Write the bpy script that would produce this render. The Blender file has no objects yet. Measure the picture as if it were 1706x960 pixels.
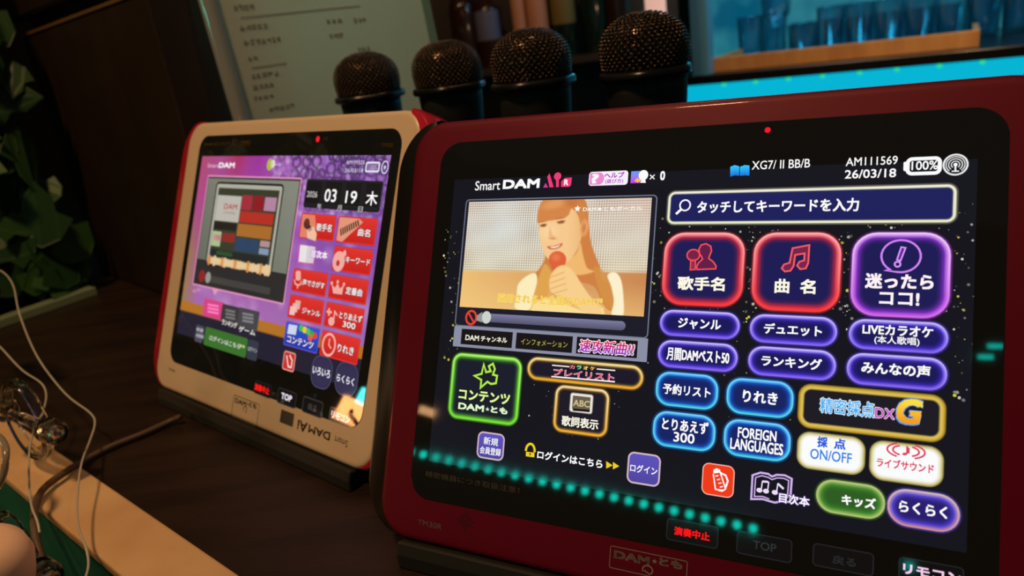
import bpy, bmesh, math, random
import numpy as np
from mathutils import Vector, Matrix
S = bpy.context.scene
COL = S.collection
random.seed(4)

# ------------------------------------------------------------------ camera, world, lamps, exposure
H = 0.2305                                   # camera height above the counter top
F = 1225.0                                   # focal length in pixels of the 1706 px wide frame
W = np.array([[0.98999311, -0.14111568, 0.0],
              [-0.04573287, -0.32083767, 0.94602944],
              [-0.13349959, -0.93656263, -0.32408071]])   # rows: world axes seen from the camera (x right, y down, z forward)
CAMP = np.array([0, 0, H])
cam_data = bpy.data.cameras.new('camera')
cam_data.sensor_width = 36
cam_data.lens = F * 36 / 1706
cam_data.clip_start = 0.01
cam_data.dof.use_dof = True
cam_data.dof.focus_distance = 0.308
cam_data.dof.aperture_fstop = 11.5
cam = bpy.data.objects.new('camera', cam_data)
COL.objects.link(cam)
cam.matrix_world = Matrix(((W[0, 0], -W[0, 1], -W[0, 2], 0), (W[1, 0], -W[1, 1], -W[1, 2], 0), (W[2, 0], -W[2, 1], -W[2, 2], H), (0, 0, 0, 1)))
S.camera = cam
S.view_settings.view_transform = 'Standard'
S.view_settings.look = 'None'
S.view_settings.exposure = 0.0
S.view_settings.gamma = 1.0
S.view_settings.use_curve_mapping = False
S.cycles.use_denoising = True
S.cycles.max_bounces = 8
S.cycles.transparent_max_bounces = 32
S.cycles.sample_clamp_indirect = 4.0

wd = bpy.data.worlds.new('world'); S.world = wd
wd.use_nodes = True
wd.node_tree.nodes['Background'].inputs[0].default_value = (0.72, 0.9, 1.0, 1)
wd.node_tree.nodes['Background'].inputs[1].default_value = 0.036

def lamp(name, loc, target, power, color, sx, sy=None, spread=math.pi):
    l = bpy.data.lights.new(name, 'AREA')
    l.energy = power; l.color = color; l.size = sx
    l.spread = spread
    if sy: l.shape = 'RECTANGLE'; l.size_y = sy
    o = bpy.data.objects.new(name, l); COL.objects.link(o)
    o.location = loc
    o.rotation_euler = (Vector(target) - Vector(loc)).to_track_quat('-Z', 'Y').to_euler()
    return o
WARM = (1.0, 0.56, 0.26)
lamp('warm_wall_lamp', (-1.25, -0.26, H + 0.263), (-0.15, 0.42, 0.12), 0.035, (1.0, 0.52, 0.22), 0.04, 0.018)
lamp('warm_shelf_lamp', (-0.597, 0.388, 0.084), (-0.1, 0.38, 0.05), 0.13, (1.0, 0.40, 0.12), 0.045, 0.030)
lamp('teal_shelf_lamp', (-0.591, 0.389, 0.106), (-0.1, 0.38, 0.05), 0.02, (0.10, 0.95, 0.9), 0.012, 0.020)
lamp('warm_ceiling_lamp', (-0.5, 0.0, 1.7), (-0.15, 0.45, 0.1), 15.5, WARM, 0.16)
lamp('warm_microphone_lamp', (0.10, 0.62, 0.75), (0.0, 0.72, 0.2), 0.4, WARM, 0.06)
lamp('teal_sheet_fill', (-0.36, 0.98, 0.35), (-0.2, 0.72, 0.28), 0.85, (0.35, 1.0, 0.85), 0.2)  # added light behind the sheet, tints it teal through the paper
lamp('cyan_bar_fill', (0.75, 1.95, 0.62), (0.8, 1.7, 0.05), 2.0, (0.03, 0.62, 1.0), 0.5, 0.1)  # added cyan fill to brighten the bar post and glasses
lamp('bar_glass_fill', (1.15, 1.3, 0.75), (1.1, 1.9, 0.15), 0.8, (0.6, 0.9, 1.0), 0.04)  # extra light put in for bright points on the glasses

# ------------------------------------------------------------------ projection helpers (metres)
def ray(p):
    return W @ np.array([(p[0] - 853) / F, (p[1] - 480) / F, 1.0])
def at(p, depth):
    return CAMP + ray(p) * depth
def onz(p, z=0.0):
    d = ray(p); return CAMP + d * ((z - H) / d[2])
def zm(ox, oy, k):
    return lambda x, y: (ox + k * x, oy + k * y)

# ------------------------------------------------------------------ materials
def lin(c):
    return tuple(((v / 255) / 12.92 if v / 255 <= 0.04045 else ((v / 255 + 0.055) / 1.055) ** 2.4) for v in c)
def mat(name, rgb, rough=0.5, metal=0.0, spec=0.5, coat=0.0, emit=None, estr=0.0, trans=0.0, noise=None, bump=None, nscale=(1, 1, 1), ior=1.45):
    m = bpy.data.materials.new(name); m.use_nodes = True
    nt = m.node_tree; b = nt.nodes['Principled BSDF']
    b.inputs['Base Color'].default_value = (*lin(rgb), 1)
    b.inputs['Roughness'].default_value = rough
    b.inputs['Metallic'].default_value = metal
    b.inputs['Specular IOR Level'].default_value = spec
    b.inputs['Coat Weight'].default_value = coat
    b.inputs['Coat Roughness'].default_value = 0.06
    b.inputs['Transmission Weight'].default_value = trans
    b.inputs['IOR'].default_value = ior
    if emit:
        b.inputs['Emission Color'].default_value = (*lin(emit), 1)
        b.inputs['Emission Strength'].default_value = estr
    if noise or bump:
        tc = nt.nodes.new('ShaderNodeTexCoord'); mp = nt.nodes.new('ShaderNodeMapping')
        mp.inputs['Scale'].default_value = nscale
        nt.links.new(tc.outputs['Object'], mp.inputs['Vector'])
    if noise:                                # (second colour, scale)
        n = nt.nodes.new('ShaderNodeTexNoise'); n.inputs['Scale'].default_value = noise[1]; n.inputs['Detail'].default_value = 6
        nt.links.new(mp.outputs[0], n.inputs['Vector'])
        r = nt.nodes.new('ShaderNodeValToRGB'); r.color_ramp.elements[0].position = 0.35; r.color_ramp.elements[1].position = 0.65
        r.color_ramp.elements[0].color = (*lin(rgb), 1); r.color_ramp.elements[1].color = (*lin(noise[0]), 1)
        nt.links.new(n.outputs['Fac'], r.inputs['Fac']); nt.links.new(r.outputs['Color'], b.inputs['Base Color'])
    if bump:                                 # (scale, strength)
        n = nt.nodes.new('ShaderNodeTexNoise'); n.inputs['Scale'].default_value = bump[0]; n.inputs['Detail'].default_value = 4
        nt.links.new(mp.outputs[0], n.inputs['Vector'])
        bp = nt.nodes.new('ShaderNodeBump'); bp.inputs['Strength'].default_value = bump[1]; bp.inputs['Distance'].default_value = 0.002
        nt.links.new(n.outputs['Fac'], bp.inputs['Height']); nt.links.new(bp.outputs['Normal'], b.inputs['Normal'])
    return m
def pixel_mat(name, rough, strength=1.0):
    m = mat(name, (26, 27, 31), rough)
    nt = m.node_tree; a = nt.nodes.new('ShaderNodeAttribute'); a.attribute_name = 'Col'
    b = nt.nodes['Principled BSDF']
    nt.links.new(a.outputs['Color'], b.inputs['Emission Color'])
    b.inputs['Emission Strength'].default_value = strength
    m.cycles.emission_sampling = 'NONE'
    return m
M = dict(
    glass=mat('black_glass', (30, 33, 36), 0.03, spec=0.5),
    pix=pixel_mat('lcd_pixels', 0.05),
    pix2=pixel_mat('lcd_pixels_dimmer', 0.05),
    red=mat('dark_red_metallic', (104, 3, 36), 0.5, 0.1, spec=.25, coat=0.12, bump=(2600, 0.05)),
    white=mat('ivory_plastic', (228, 206, 176), 0.34, coat=0.15),
    black=mat('black_plastic', (16, 15, 16), 0.28),
    matte=mat('matte_black_plastic', (30, 31, 29), 0.6),
    crimson=mat('crimson_plastic', (190, 24, 52), 0.22, coat=0.4),
    greyprint=mat('grey_print', (140, 132, 130), 0.5),
    dimprint=mat('dim_grey_print', (78, 72, 66), 0.5),
    goldprint=mat('gold_print', (120, 98, 46), 0.4, 0.3),
    darkprint=mat('dark_print', (70, 60, 52), 0.5),
    counter=mat('dark_stained_wood', (30, 20, 15), 0.42, noise=((44, 30, 22), 9), bump=(60, 0.25), nscale=(1, 6, 1)),
    trim=mat('pale_wood', (216, 184, 138), 0.5, noise=((198, 162, 114), 14), bump=(40, 0.5), nscale=(1, 1, 1)),
    green=mat('dark_green_paint', (22, 96, 78), 0.55, noise=((30, 112, 88), 18), bump=(30, 0.4)),
    chrome=mat('chrome', (215, 205, 190), 0.2, 1.0),
    steel=mat('grille_steel', (104, 88, 72), 0.22, 1.0),
    foam=mat('black_foam', (8, 8, 8), 0.9),
    acrylic=mat('clear_acrylic', (245, 248, 245), 0.04, trans=1.0, ior=1.46),
    cord=mat('clear_white_cord', (206, 204, 190), 0.3, trans=0.25),
    cable=mat('brown_cable', (84, 66, 48), 0.5),
    wall=mat('dark_wall', (30, 24, 22), 0.8, noise=((36, 30, 26), 5)),
    floor=mat('dark_floor', (26, 22, 20), 0.6, noise=((32, 27, 24), 6)),
    cabinet=mat('dark_walnut', (46, 32, 22), 0.45, noise=((38, 26, 18), 8), bump=(30, 0.2), nscale=(4, 1, 1)),
    gloss=mat('glossy_edge', (150, 112, 60), 0.25, 0.3),
    paper=mat('menu_paper', (206, 208, 196), 0.45, coat=0.5),
    ink=mat('grey_ink', (150, 154, 144), 0.7),
    leafa=mat('leaf_dark', (32, 70, 30), 0.5), leafb=mat('leaf_mid', (54, 96, 44), 0.5),
    stone=mat('grey_stone', (96, 104, 98), 0.8, noise=((74, 84, 78), 20)),
    plank=mat('orange_wood', (216, 158, 94), 0.45, noise=((196, 136, 76), 6), nscale=(1, 10, 1)),
)

# ------------------------------------------------------------------ object helpers
def empty(name, loc, label=None, cat=None, group=None, mw=None):
    o = bpy.data.objects.new(name, None); COL.objects.link(o)
    o.empty_display_size = 0.02
    if mw is not None: o.matrix_world = mw
    else: o.location = loc
    return tag(o, label, cat, group)
def tag(o, label=None, cat=None, group=None, kind=None):
    if label: o['label'] = label
    if cat: o['category'] = cat
    if group: o['group'] = group
    if kind: o['kind'] = kind
    return o
def link(name, me, m, parent=None, smooth=False, label=None):
    if isinstance(m, str): m = M[m]
    me.materials.append(m)
    if smooth:
        for p in me.polygons: p.use_smooth = True
    o = bpy.data.objects.new(name, me); COL.objects.link(o)
    if parent is not None: o.parent = parent
    if label: o['label'] = label
    return o
def pymesh(name, vs, fs, m, parent=None, smooth=False, label=None):
    me = bpy.data.meshes.new(name); me.from_pydata([tuple(map(float, v)) for v in vs], [], fs); me.update()
    return link(name, me, m, parent, smooth, label)
class MB:
    def __init__(s): s.v = []; s.f = []
    def add(s, vs, fs):
        n = len(s.v); s.v += [tuple(map(float, v)) for v in vs]; s.f += [tuple(i + n for i in f) for f in fs]; return s
    def loft(s, rings, cap0=True, cap1=True, closed=True):
        n = len(rings[0]); vs = [p for r in rings for p in r]; fs = []
        for k in range(len(rings) - 1):
            for i in range(n if closed else n - 1):
                j = (i + 1) % n
                fs.append((k * n + i, k * n + j, (k + 1) * n + j, (k + 1) * n + i))
        if cap0: fs.append(tuple(range(n))[::-1])
        if cap1: fs.append(tuple((len(rings) - 1) * n + i for i in range(n)))
        return s.add(vs, fs)
    def lathe(s, prof, seg=32, c=(0, 0, 0), ax=None, lob=None, cap0=True, cap1=True):
        if ax is None: ex, ey, ez = np.eye(3)
        else:
            ez = np.array(ax, float); ez /= np.linalg.norm(ez)
            ex = np.cross(ez, (0, 0, 1) if abs(ez[2]) < 0.9 else (1, 0, 0)); ex /= np.linalg.norm(ex); ey = np.cross(ez, ex)
        rings = []
        for r, z in prof:
            ring = []
            for i in range(seg):
                a = 2 * math.pi * i / seg; rr = r * (lob(a) if lob else 1)
                ring.append(np.array(c) + ex * rr * math.cos(a) + ey * rr * math.sin(a) + ez * z)
            rings.append(ring)
        return s.loft(rings, cap0, cap1)
    def tube(s, pts, r, seg=10, smooth=6):
        P = [np.array(p, float) for p in pts]
        if smooth and len(P) > 2:
            Q = []
            for i in range(len(P) - 1):
                p0, p1, p2, p3 = P[max(i - 1, 0)], P[i], P[i + 1], P[min(i + 2, len(P) - 1)]
                for k in range(smooth):
                    t = k / smooth
                    Q.append(0.5 * ((2 * p1) + (-p0 + p2) * t + (2 * p0 - 5 * p1 + 4 * p2 - p3) * t * t + (-p0 + 3 * p1 - 3 * p2 + p3) * t ** 3))
            P = Q + [P[-1]]
        rings = []; nrm = None
        for i, p in enumerate(P):
            t = P[min(i + 1, len(P) - 1)] - P[max(i - 1, 0)]; t /= np.linalg.norm(t)
            if nrm is None: nrm = np.cross(t, (0.3, 0.2, 0.9))
            nrm = nrm - t * (nrm @ t); nrm /= np.linalg.norm(nrm); b = np.cross(t, nrm)
            rings.append([p + r * (nrm * math.cos(2 * math.pi * k / seg) + b * math.sin(2 * math.pi * k / seg)) for k in range(seg)])
        return s.loft(rings)
    def box(s, c, hx, hy, hz, ex=(1, 0, 0), ey=(0, 1, 0), ez=(0, 0, 1)):
        c, ex, ey, ez = (np.array(a, float) for a in (c, ex, ey, ez))
        vs = [c + sx * hx * ex + sy * hy * ey + sz * hz * ez for sz in (-1, 1) for sy in (-1, 1) for sx in (-1, 1)]
        return s.add(vs, [(0, 2, 3, 1), (4, 5, 7, 6), (0, 1, 5, 4), (2, 6, 7, 3), (0, 4, 6, 2), (1, 3, 7, 5)])
    def build(s, name, m, parent=None, smooth=False, bevel=0, segs=2, label=None, auto=None):
        me = bpy.data.meshes.new(name); me.from_pydata(s.v, [], s.f); me.update()
        bm = bmesh.new(); bm.from_mesh(me)
        bmesh.ops.recalc_face_normals(bm, faces=bm.faces)
        if bevel:
            bmesh.ops.bevel(bm, geom=[e for e in bm.edges if e.calc_face_angle(0) > 0.5], offset=bevel, segments=segs, affect='EDGES', profile=0.5)
        if auto:
            for fc in bm.faces: fc.smooth = True
            for e in bm.edges:
                if e.calc_face_angle(0) > auto: e.smooth = False
        bm.to_mesh(me); bm.free()
        return link(name, me, m, parent, smooth, label)
def rrect(x0, y0, x1, y1, r, n=8):
    r = max(1e-5, min(r, abs(x1 - x0) / 2, abs(y1 - y0) / 2)); P = []
    for cx, cy, a0 in ((x1 - r, y1 - r, 0), (x0 + r, y1 - r, 90), (x0 + r, y0 + r, 180), (x1 - r, y0 + r, 270)):
        for i in range(n):
            a = math.radians(a0 + 90 * i / (n - 1)); P.append((cx + r * math.cos(a), cy + r * math.sin(a)))
    return P

# ------------------------------------------------------------------ lettering
_fc = bpy.data.curves.new('lettering', 'FONT'); _fc.resolution_u = 3
_fo = bpy.data.objects.new('lettering', _fc); COL.objects.link(_fo)   # removed again at the end
_cache = {}
def glyphs(body):
    k = body
    if k not in _cache:
        _fc.body = body
        bpy.context.view_layer.update()
        me = bpy.data.meshes.new_from_object(_fo.evaluated_get(bpy.context.evaluated_depsgraph_get()))
        v = np.array([q.co[:2] for q in me.vertices]); fs = [tuple(p.vertices) for p in me.polygons]
        bpy.data.meshes.remove(me)
        lo, hi = v.min(0), v.max(0)
        _cache[k] = ((v - lo) / np.maximum(hi - lo, 1e-6), fs)
    return _cache[k]

# ------------------------------------------------------------------ a tablet's front plane: u right, v down (plane units), w outwards (mm)
class Plane:
    def __init__(s, r, up, n, org, sc, base):
        r = np.array(r); r /= np.linalg.norm(r); n = np.array(n); n -= r * (n @ r); n /= np.linalg.norm(n); up = np.cross(n, r)
        s.r, s.up, s.n, s.s = r, up, n, sc / 1000
        s.o = np.array(org) / 1000 + CAMP
        s.bu, s.bv = base
        s.B = s.o + r * base[0] * s.s - up * base[1] * s.s
        s.mw = Matrix([[r[i], up[i], n[i], s.B[i]] for i in range(3)] + [[0, 0, 0, 1]])
    def uv(s, p):
        d = ray(p); t = ((s.o - CAMP) @ s.n) / (d @ s.n); q = CAMP + d * t - s.o
        return np.array([q @ s.r, -(q @ s.up)]) / s.s
    def px(s, u, v):                          # arrays of plane units -> photograph pixels
        X = s.o[None] + np.outer(u, s.r) * s.s - np.outer(v, s.up) * s.s - CAMP
        c = X @ W
        return 853 + F * c[:, 0] / c[:, 2], 480 + F * c[:, 1] / c[:, 2]
    def loc(s, u, v, w=0.0):
        return ((u - s.bu) * s.s, -(v - s.bv) * s.s, w / 1000)
class UI:                                     # a flat graphic on a plane; colours per vertex
    def __init__(s, pl, w=0.3): s.p = pl; s.w = w; s.v = []; s.f = []; s.c = []
    def up(s, d=0.03): s.w += d; return s
    def raw(s, uv, fs, cols):
        n = len(s.v); s.v += [s.p.loc(a, b, s.w) for a, b in uv]
        s.f += [tuple(i + n for i in f) for f in fs]
        s.c += cols if isinstance(cols, list) else [cols] * len(uv)
    def poly(s, uv, col): s.raw(uv, [tuple(range(len(uv)))], col)
    def ppoly(s, pts, col): s.poly([s.p.uv(p) for p in pts], col)
    def rr(s, u0, v0, u1, v1, r, col): s.poly(rrect(u0, v0, u1, v1, r), col)
    def rings(s, u0, v0, u1, v1, r, offs, colf, cap=True):
        R = [rrect(u0 + o, v0 + o, u1 - o, v1 - o, max(r - o, 0.4)) for o in offs]; n = len(R[0])
        uv = [p for q in R for p in q]; cols = [colf(k, (p[1] - v0) / (v1 - v0)) for k, q in enumerate(R) for p in q]
        fs = [(k * n + i, k * n + (i + 1) % n, (k + 1) * n + (i + 1) % n, (k + 1) * n + i) for k in range(len(R) - 1) for i in range(n)]
        if cap: fs.append(tuple((len(R) - 1) * n + i for i in range(n)))
        s.raw(uv, fs, cols)
    def neon(s, u0, v0, u1, v1, r, bt, bb, glow, fill, bw=0.9, gw=3.2, halo=(20, 21, 30), g0=0.75):
        mx = lambda a, b, t: tuple(x + (y - x) * t for x, y in zip(a, b))
        offs = [-1.1, -0.35, 0.15, bw, bw + gw * .3, bw + gw * .65, bw + gw]
        def c(k, t):
            bd = mx(bt, bb, min(max(t, 0), 1))
            return (halo, mx(halo, glow, .55), bd, mx(bd, glow, .45), mx(fill, glow, g0), mx(fill, glow, g0 * .3), fill)[k]
        s.rings(u0, v0, u1, v1, r, offs, c); s.up()
    def disc(s, c, ru, rv, col, n=24): s.poly([(c[0] + ru * math.cos(2 * math.pi * i / n), c[1] + rv * math.sin(2 * math.pi * i / n)) for i in range(n)], col)
    def ringd(s, c, ru, rv, t, col, n=28, a0=0, a1=360):
        P = [math.radians(a0 + (a1 - a0) * i / n) for i in range(n + 1)]
        s.line([(c[0] + ru * math.cos(a), c[1] + rv * math.sin(a)) for a in P], t, col)
    def line(s, pts, t, col, closed=False):
        pts = [np.array(p, float) for p in pts]
        if closed: pts = pts + [pts[0]]
        L, R = [], []
        for i, p in enumerate(pts):
            a, b = pts[max(i - 1, 0)], pts[min(i + 1, len(pts) - 1)]
            if closed and i in (0, len(pts) - 1): a, b = pts[-2], pts[1]
            d1 = p - a; d2 = b - p
            d1 = d1 / (np.linalg.norm(d1) or 1); d2 = d2 / (np.linalg.norm(d2) or 1)
            d = d1 + d2; d = d / (np.linalg.norm(d) or 1); q = np.array((-d[1], d[0]))
            m = 1 / max(0.45, float(max(d @ d1, d @ d2)))
            L.append(p + q * t / 2 * m); R.append(p - q * t / 2 * m)
        n = len(pts)
        s.raw(L + R, [(i, i + 1, n + i + 1, n + i) for i in range(n - 1)], col)
    def pline(s, pts, t, col, closed=False): s.line([s.p.uv(p) for p in pts], t, col, closed)
    def text(s, body, pl, pr, h, col, bold=0.018, col2=None, flip=False, slant=0.0):
        A, B = s.p.uv(pl), s.p.uv(pr); m = ((pl[0] + pr[0]) / 2, (pl[1] + pr[1]) / 2)
        hv = abs(s.p.uv((m[0], m[1] + h / 2))[1] - s.p.uv((m[0], m[1] - h / 2))[1])
        g, fs = glyphs(body)
        if flip: g = 1 - g
        c = (A + B) / 2; w = B[0] - A[0]; d = max(bold, 0) * hv * 1.15
        if col2: cols = [tuple(a + (b - a) * (1 - y) for a, b in zip(col, col2)) for x, y in g]
        else: cols = [col] * len(g)
        w -= 2 * d; hv -= 2 * d
        for dx, dy in (((-d, -d), (d, -d), (-d, d), (d, d), (0, 0)) if d > 0 else ((0, 0),)):   # heavier strokes
            s.raw([(c[0] + dx + (x - .5) * w + slant * (y - .5) * hv, c[1] + dy - (y - .5) * hv) for x, y in g], fs, cols)
        s.up()
    def wordmark(s, pl, pr, h, col, bold=.045):
        L = lambda t: (pl[0] + (pr[0] - pl[0]) * t, pl[1] + (pr[1] - pl[1]) * t)
        s.text('DAM', L(0), L(.52), h, col, bold); s.text('★', L(.55), L(.635), h * .62, col, 0); s.text('とも', L(.66), L(1), h, col, bold)
    def outlined(s, body, pl, pr, h, col, ocol, ob=0.05, bold=0.015, **k):
        w0 = s.w; d = ob * h * 1.15
        for i in range(8):
            a = math.pi * i / 4; dx, dy = d * math.cos(a), d * math.sin(a); s.w = w0
            s.text(body, (pl[0] + dx, pl[1] + dy), (pr[0] + dx, pr[1] + dy), h, ocol, 0, slant=k.get('slant', 0))
        s.text(body, pl, pr, h, col, bold, **k)
    def build(s, name, m, parent, label=None):
        me = bpy.data.meshes.new(name); me.from_pydata(s.v, [], s.f); me.update()
        if m in ('pix', 'pix2'):
            k = 1.0 if m == 'pix' else 1.0
            at_ = me.color_attributes.new('Col', 'FLOAT_COLOR', 'POINT')
            at_.data.foreach_set('color', np.array([(*[q * k for q in lin(c)], 1.0) for c in s.c], np.float32).ravel())
        return link(name, me, m, parent, label=label)
def raster(pl, u0, v0, u1, v1, nu, nv, paint, w):
    """a pixel picture shown on the screen: a fine grid with one colour per vertex"""
    ui = UI(pl, w)
    uu, vv = np.meshgrid(np.linspace(u0, u1, nu + 1), np.linspace(v0, v1, nv + 1))
    uu, vv = uu.ravel(), vv.ravel(); X, Y = pl.px(uu, vv)
    C = np.clip(paint(uu, vv, X, Y), 0, 255)
    n = nu + 1
    ui.raw(list(zip(uu, vv)), [(j * n + i, j * n + i + 1, (j + 1) * n + i + 1, (j + 1) * n + i) for j in range(nv) for i in range(nu)], [tuple(c) for c in C])
    return ui
def inside(poly, X, Y, soft=1.0):
    """soft mask of a polygon given in photograph pixels"""
    P = np.array(poly, float); n = len(P)
    ins = np.zeros(X.shape, bool); dist = np.full(X.shape, 1e9)
    for i in range(n):
        (x0, y0), (x1, y1) = P[i], P[(i + 1) % n]
        cond = ((y0 > Y) != (y1 > Y)); xi = (x1 - x0) * (Y - y0) / ((y1 - y0) if y1 != y0 else 1e-9) + x0
        ins ^= cond & (X < xi)
        dx, dy = x1 - x0, y1 - y0; t = np.clip(((X - x0) * dx + (Y - y0) * dy) / (dx * dx + dy * dy + 1e-9), 0, 1)
        dist = np.minimum(dist, np.hypot(X - x0 - t * dx, Y - y0 - t * dy))
    return np.clip(0.5 + np.where(ins, dist, -dist) / (2 * soft), 0, 1)
def ell(c, rx, ry, X, Y, soft=0.25, rot=0):
    a = math.radians(rot); dx, dy = X - c[0], Y - c[1]
    u = dx * math.cos(a) + dy * math.sin(a); v = -dx * math.sin(a) + dy * math.cos(a)
    return np.clip((1 - np.hypot(u / rx, v / ry)) / soft + .5, 0, 1)
def mixin(C, m, col, k=1.0):
    m = (m * k)[:, None]; return C * (1 - m) + np.array(col, float) * m if np.ndim(col) == 1 else C * (1 - m) + col * m
def closed_spline(pts, n=5):
    P = [np.array(p, float) for p in pts]; Q = []
    for i in range(len(P)):
        p0, p1, p2, p3 = P[i - 1], P[i], P[(i + 1) % len(P)], P[(i + 2) % len(P)]
        for k in range(n):
            t = k / n; Q.append(tuple(0.5 * ((2 * p1) + (-p0 + p2) * t + (2 * p0 - 5 * p1 + 4 * p2 - p3) * t * t + (-p0 + 3 * p1 - 3 * p2 + p3) * t ** 3)))
    return Q

T1 = Plane([0.872123, -0.489287, 0], [0.22385, 0.39915, 0.88914], [-0.43508, -0.77542, 0.45764], [60.047, 282.802, -115.541], 0.8549, (1.5, 134))
T2 = Plane([0.73989, -0.67271, 0], [0.28526, 0.30691, 0.90798], [-0.60925, -0.67326, 0.41897], [-125.305, 464.715, -89.117], 0.93486, (-36, 152))

# ------------------------------------------------------------------ setting
e = np.array([T2.r[0], T2.r[1], 0]); e /= np.linalg.norm(e)          # along the counter's front edge
q = np.array([-e[1], e[0], 0])                                        # towards the back
q = q if q[1] > 0 else -q
E0 = onz((162, 803)); E0b = onz((108, 868))
wtrim = abs((E0b - E0) @ q) + 0.004
def slab(name, p, l0, l1, d0, d1, z0, z1, m, parent=None, bevel=0.0, label=None):
    mb = MB(); c = p + e * (l0 + l1) / 2 + q * (d0 + d1) / 2; c[2] = (z0 + z1) / 2
    mb.box(c, (l1 - l0) / 2, (d1 - d0) / 2, (z1 - z0) / 2, e, q)
    return mb.build(name, m, parent, bevel=bevel, label=label)
def base(p): return np.array([p[0], p[1], 0.0])
E0 = base(E0)
ct = empty('counter', (0, 0, 0))
tag(ct, 'long dark stained wooden counter with pale wood edging and green front', 'counter')
slab('countertop', E0, -1.6, 1.2, 0, 1.12, -0.04, 0.0, 'counter', ct)
slab('edge_strip', E0, -1.6, 1.2, -wtrim, 0.0005, -0.004, 0.003, 'trim', ct, 0.0015, label='pale beige wooden strip along the front edge of the counter')
slab('front_panel', E0, -1.6, 1.2, -wtrim + 0.0015, 0.0, -1.0, -0.004, 'green', ct, label='green painted front face below the pale strip')
slab('counter_body', E0, -1.55, 1.15, 0.02, 1.08, -1.0, -0.04, 'matte', ct)
def struct(o, kind='structure'): o['kind'] = kind; return o
struct(MB().box((0.3, 1.2, -1.02), 4, 4, 0.02).build('floor', 'floor'))
struct(MB().box((0.5, 3.9, 0.6), 4, 0.05, 1.6).build('wall_back', 'wall'))
struct(MB().box((-2.6, 1.0, 0.6), 0.05, 3, 1.6).build('wall_left', 'wall'))

# ------------------------------------------------------------------ tablets: bodies
def rr_loft(pl, u0, v0, u1, v1, r, prof, n=10):
    """rounded box lofted through (inset in plane units, height w in mm) steps"""
    mb = MB(); rings = [[pl.loc(a, b, w) for a, b in rrect(u0 + i, v0 + i, u1 - i, v1 - i, max(r - i, 0.6), n)] for i, w in prof]
    return mb.loft(rings)
def tablet(pl, label, body, glass, lcd, shell_m, side_m, name_label):
    root = empty('karaoke_tablet', (0, 0, 0), label, 'tablet', mw=pl.mw)
    k = 1 / (pl.s * 1000)                     # plane units per millimetre
    u0, v0, u1, v1 = body
    rr_loft(pl, u0, v0, u1, v1, 17 * k, [(3 * k, -15), (0.6 * k, -13), (-.6 * k, -9), (-.6 * k, -4), (-.2 * k, -1.9), (.5 * k, -.9), (1.5 * k, -.3), (3.2 * k, 0)]).build('front_shell', shell_m, root, auto=0.6)
    rr_loft(pl, u0 + 1.5 * k, v0 + 1.5 * k, u1 - 1.5 * k, v1 - 1.5 * k, 18 * k, [(5 * k, -27), (1.5 * k, -25.5), (0, -22), (0, -14.5)]).build('back_shell', 'matte', root, auto=0.6)
    ex, ey = 10.5 * k, 2.6 * k
    for sgn in (-1, 1):
        path = [p for p in rrect(u0 - ex, v0 - ey, u1 + ex, v1 + ey * .4, 27 * k, 12)]
        cut = u0 + 13 * k if sgn < 0 else u1 - 13 * k
        seg = [p for p in path if (p[0] < cut if sgn < 0 else p[0] > cut)]
        if sgn > 0:                           # keep the path continuous
            i = max(range(len(seg)), key=lambda a: abs(seg[a][1] - seg[a - 1][1]) if seg[a][0] < cut + 9 * k and seg[a - 1][0] < cut + 9 * k else -1)
            seg = seg[i:] + seg[:i]
        cu, cv = np.mean([p[0] for p in seg]), (v0 + v1) / 2
        def ins(d): return [(min(max(a, cu - abs(cu - a)), a) + (d if a < cu else -d) * min(1, abs(a - cu) / (10 * k)), b + (d if b < cv else -d) * min(1, abs(b - cv) / (30 * k))) for a, b in seg]
        mb = MB(); mb.loft([[pl.loc(a, b, w) for a, b in ins(d * k)] for d, w in ((2.5, -25), (.6, -23), (0, -18), (0, -6), (.5, -3), (1.6, -1.4), (3.2, -.9))])
        mb.build('side_bumper', side_m, root, auto=0.6)
    g = rr_loft(pl, *glass, 11 * k, [(0, -0.5), (0, 0.05), (.35 * k, 0.2)]).build('glass_panel', 'glass', root)
    return root, k
t1, k1 = tablet(T1, 'large dark red karaoke tablet in front with lit song menu and black side bumper',
                (-155.5, -104, 159.5, 134), (-136, -90.8, 139.5, 111), None, 'red', 'black', 'TM30R')
t2, k2 = tablet(T2, 'white karaoke tablet with crimson sides and pink screen behind the red one',
                (-176.5, -67, 106, 152), (-156, -56, 91.5, 129), None, 'white', 'crimson', 'TM30')

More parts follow.
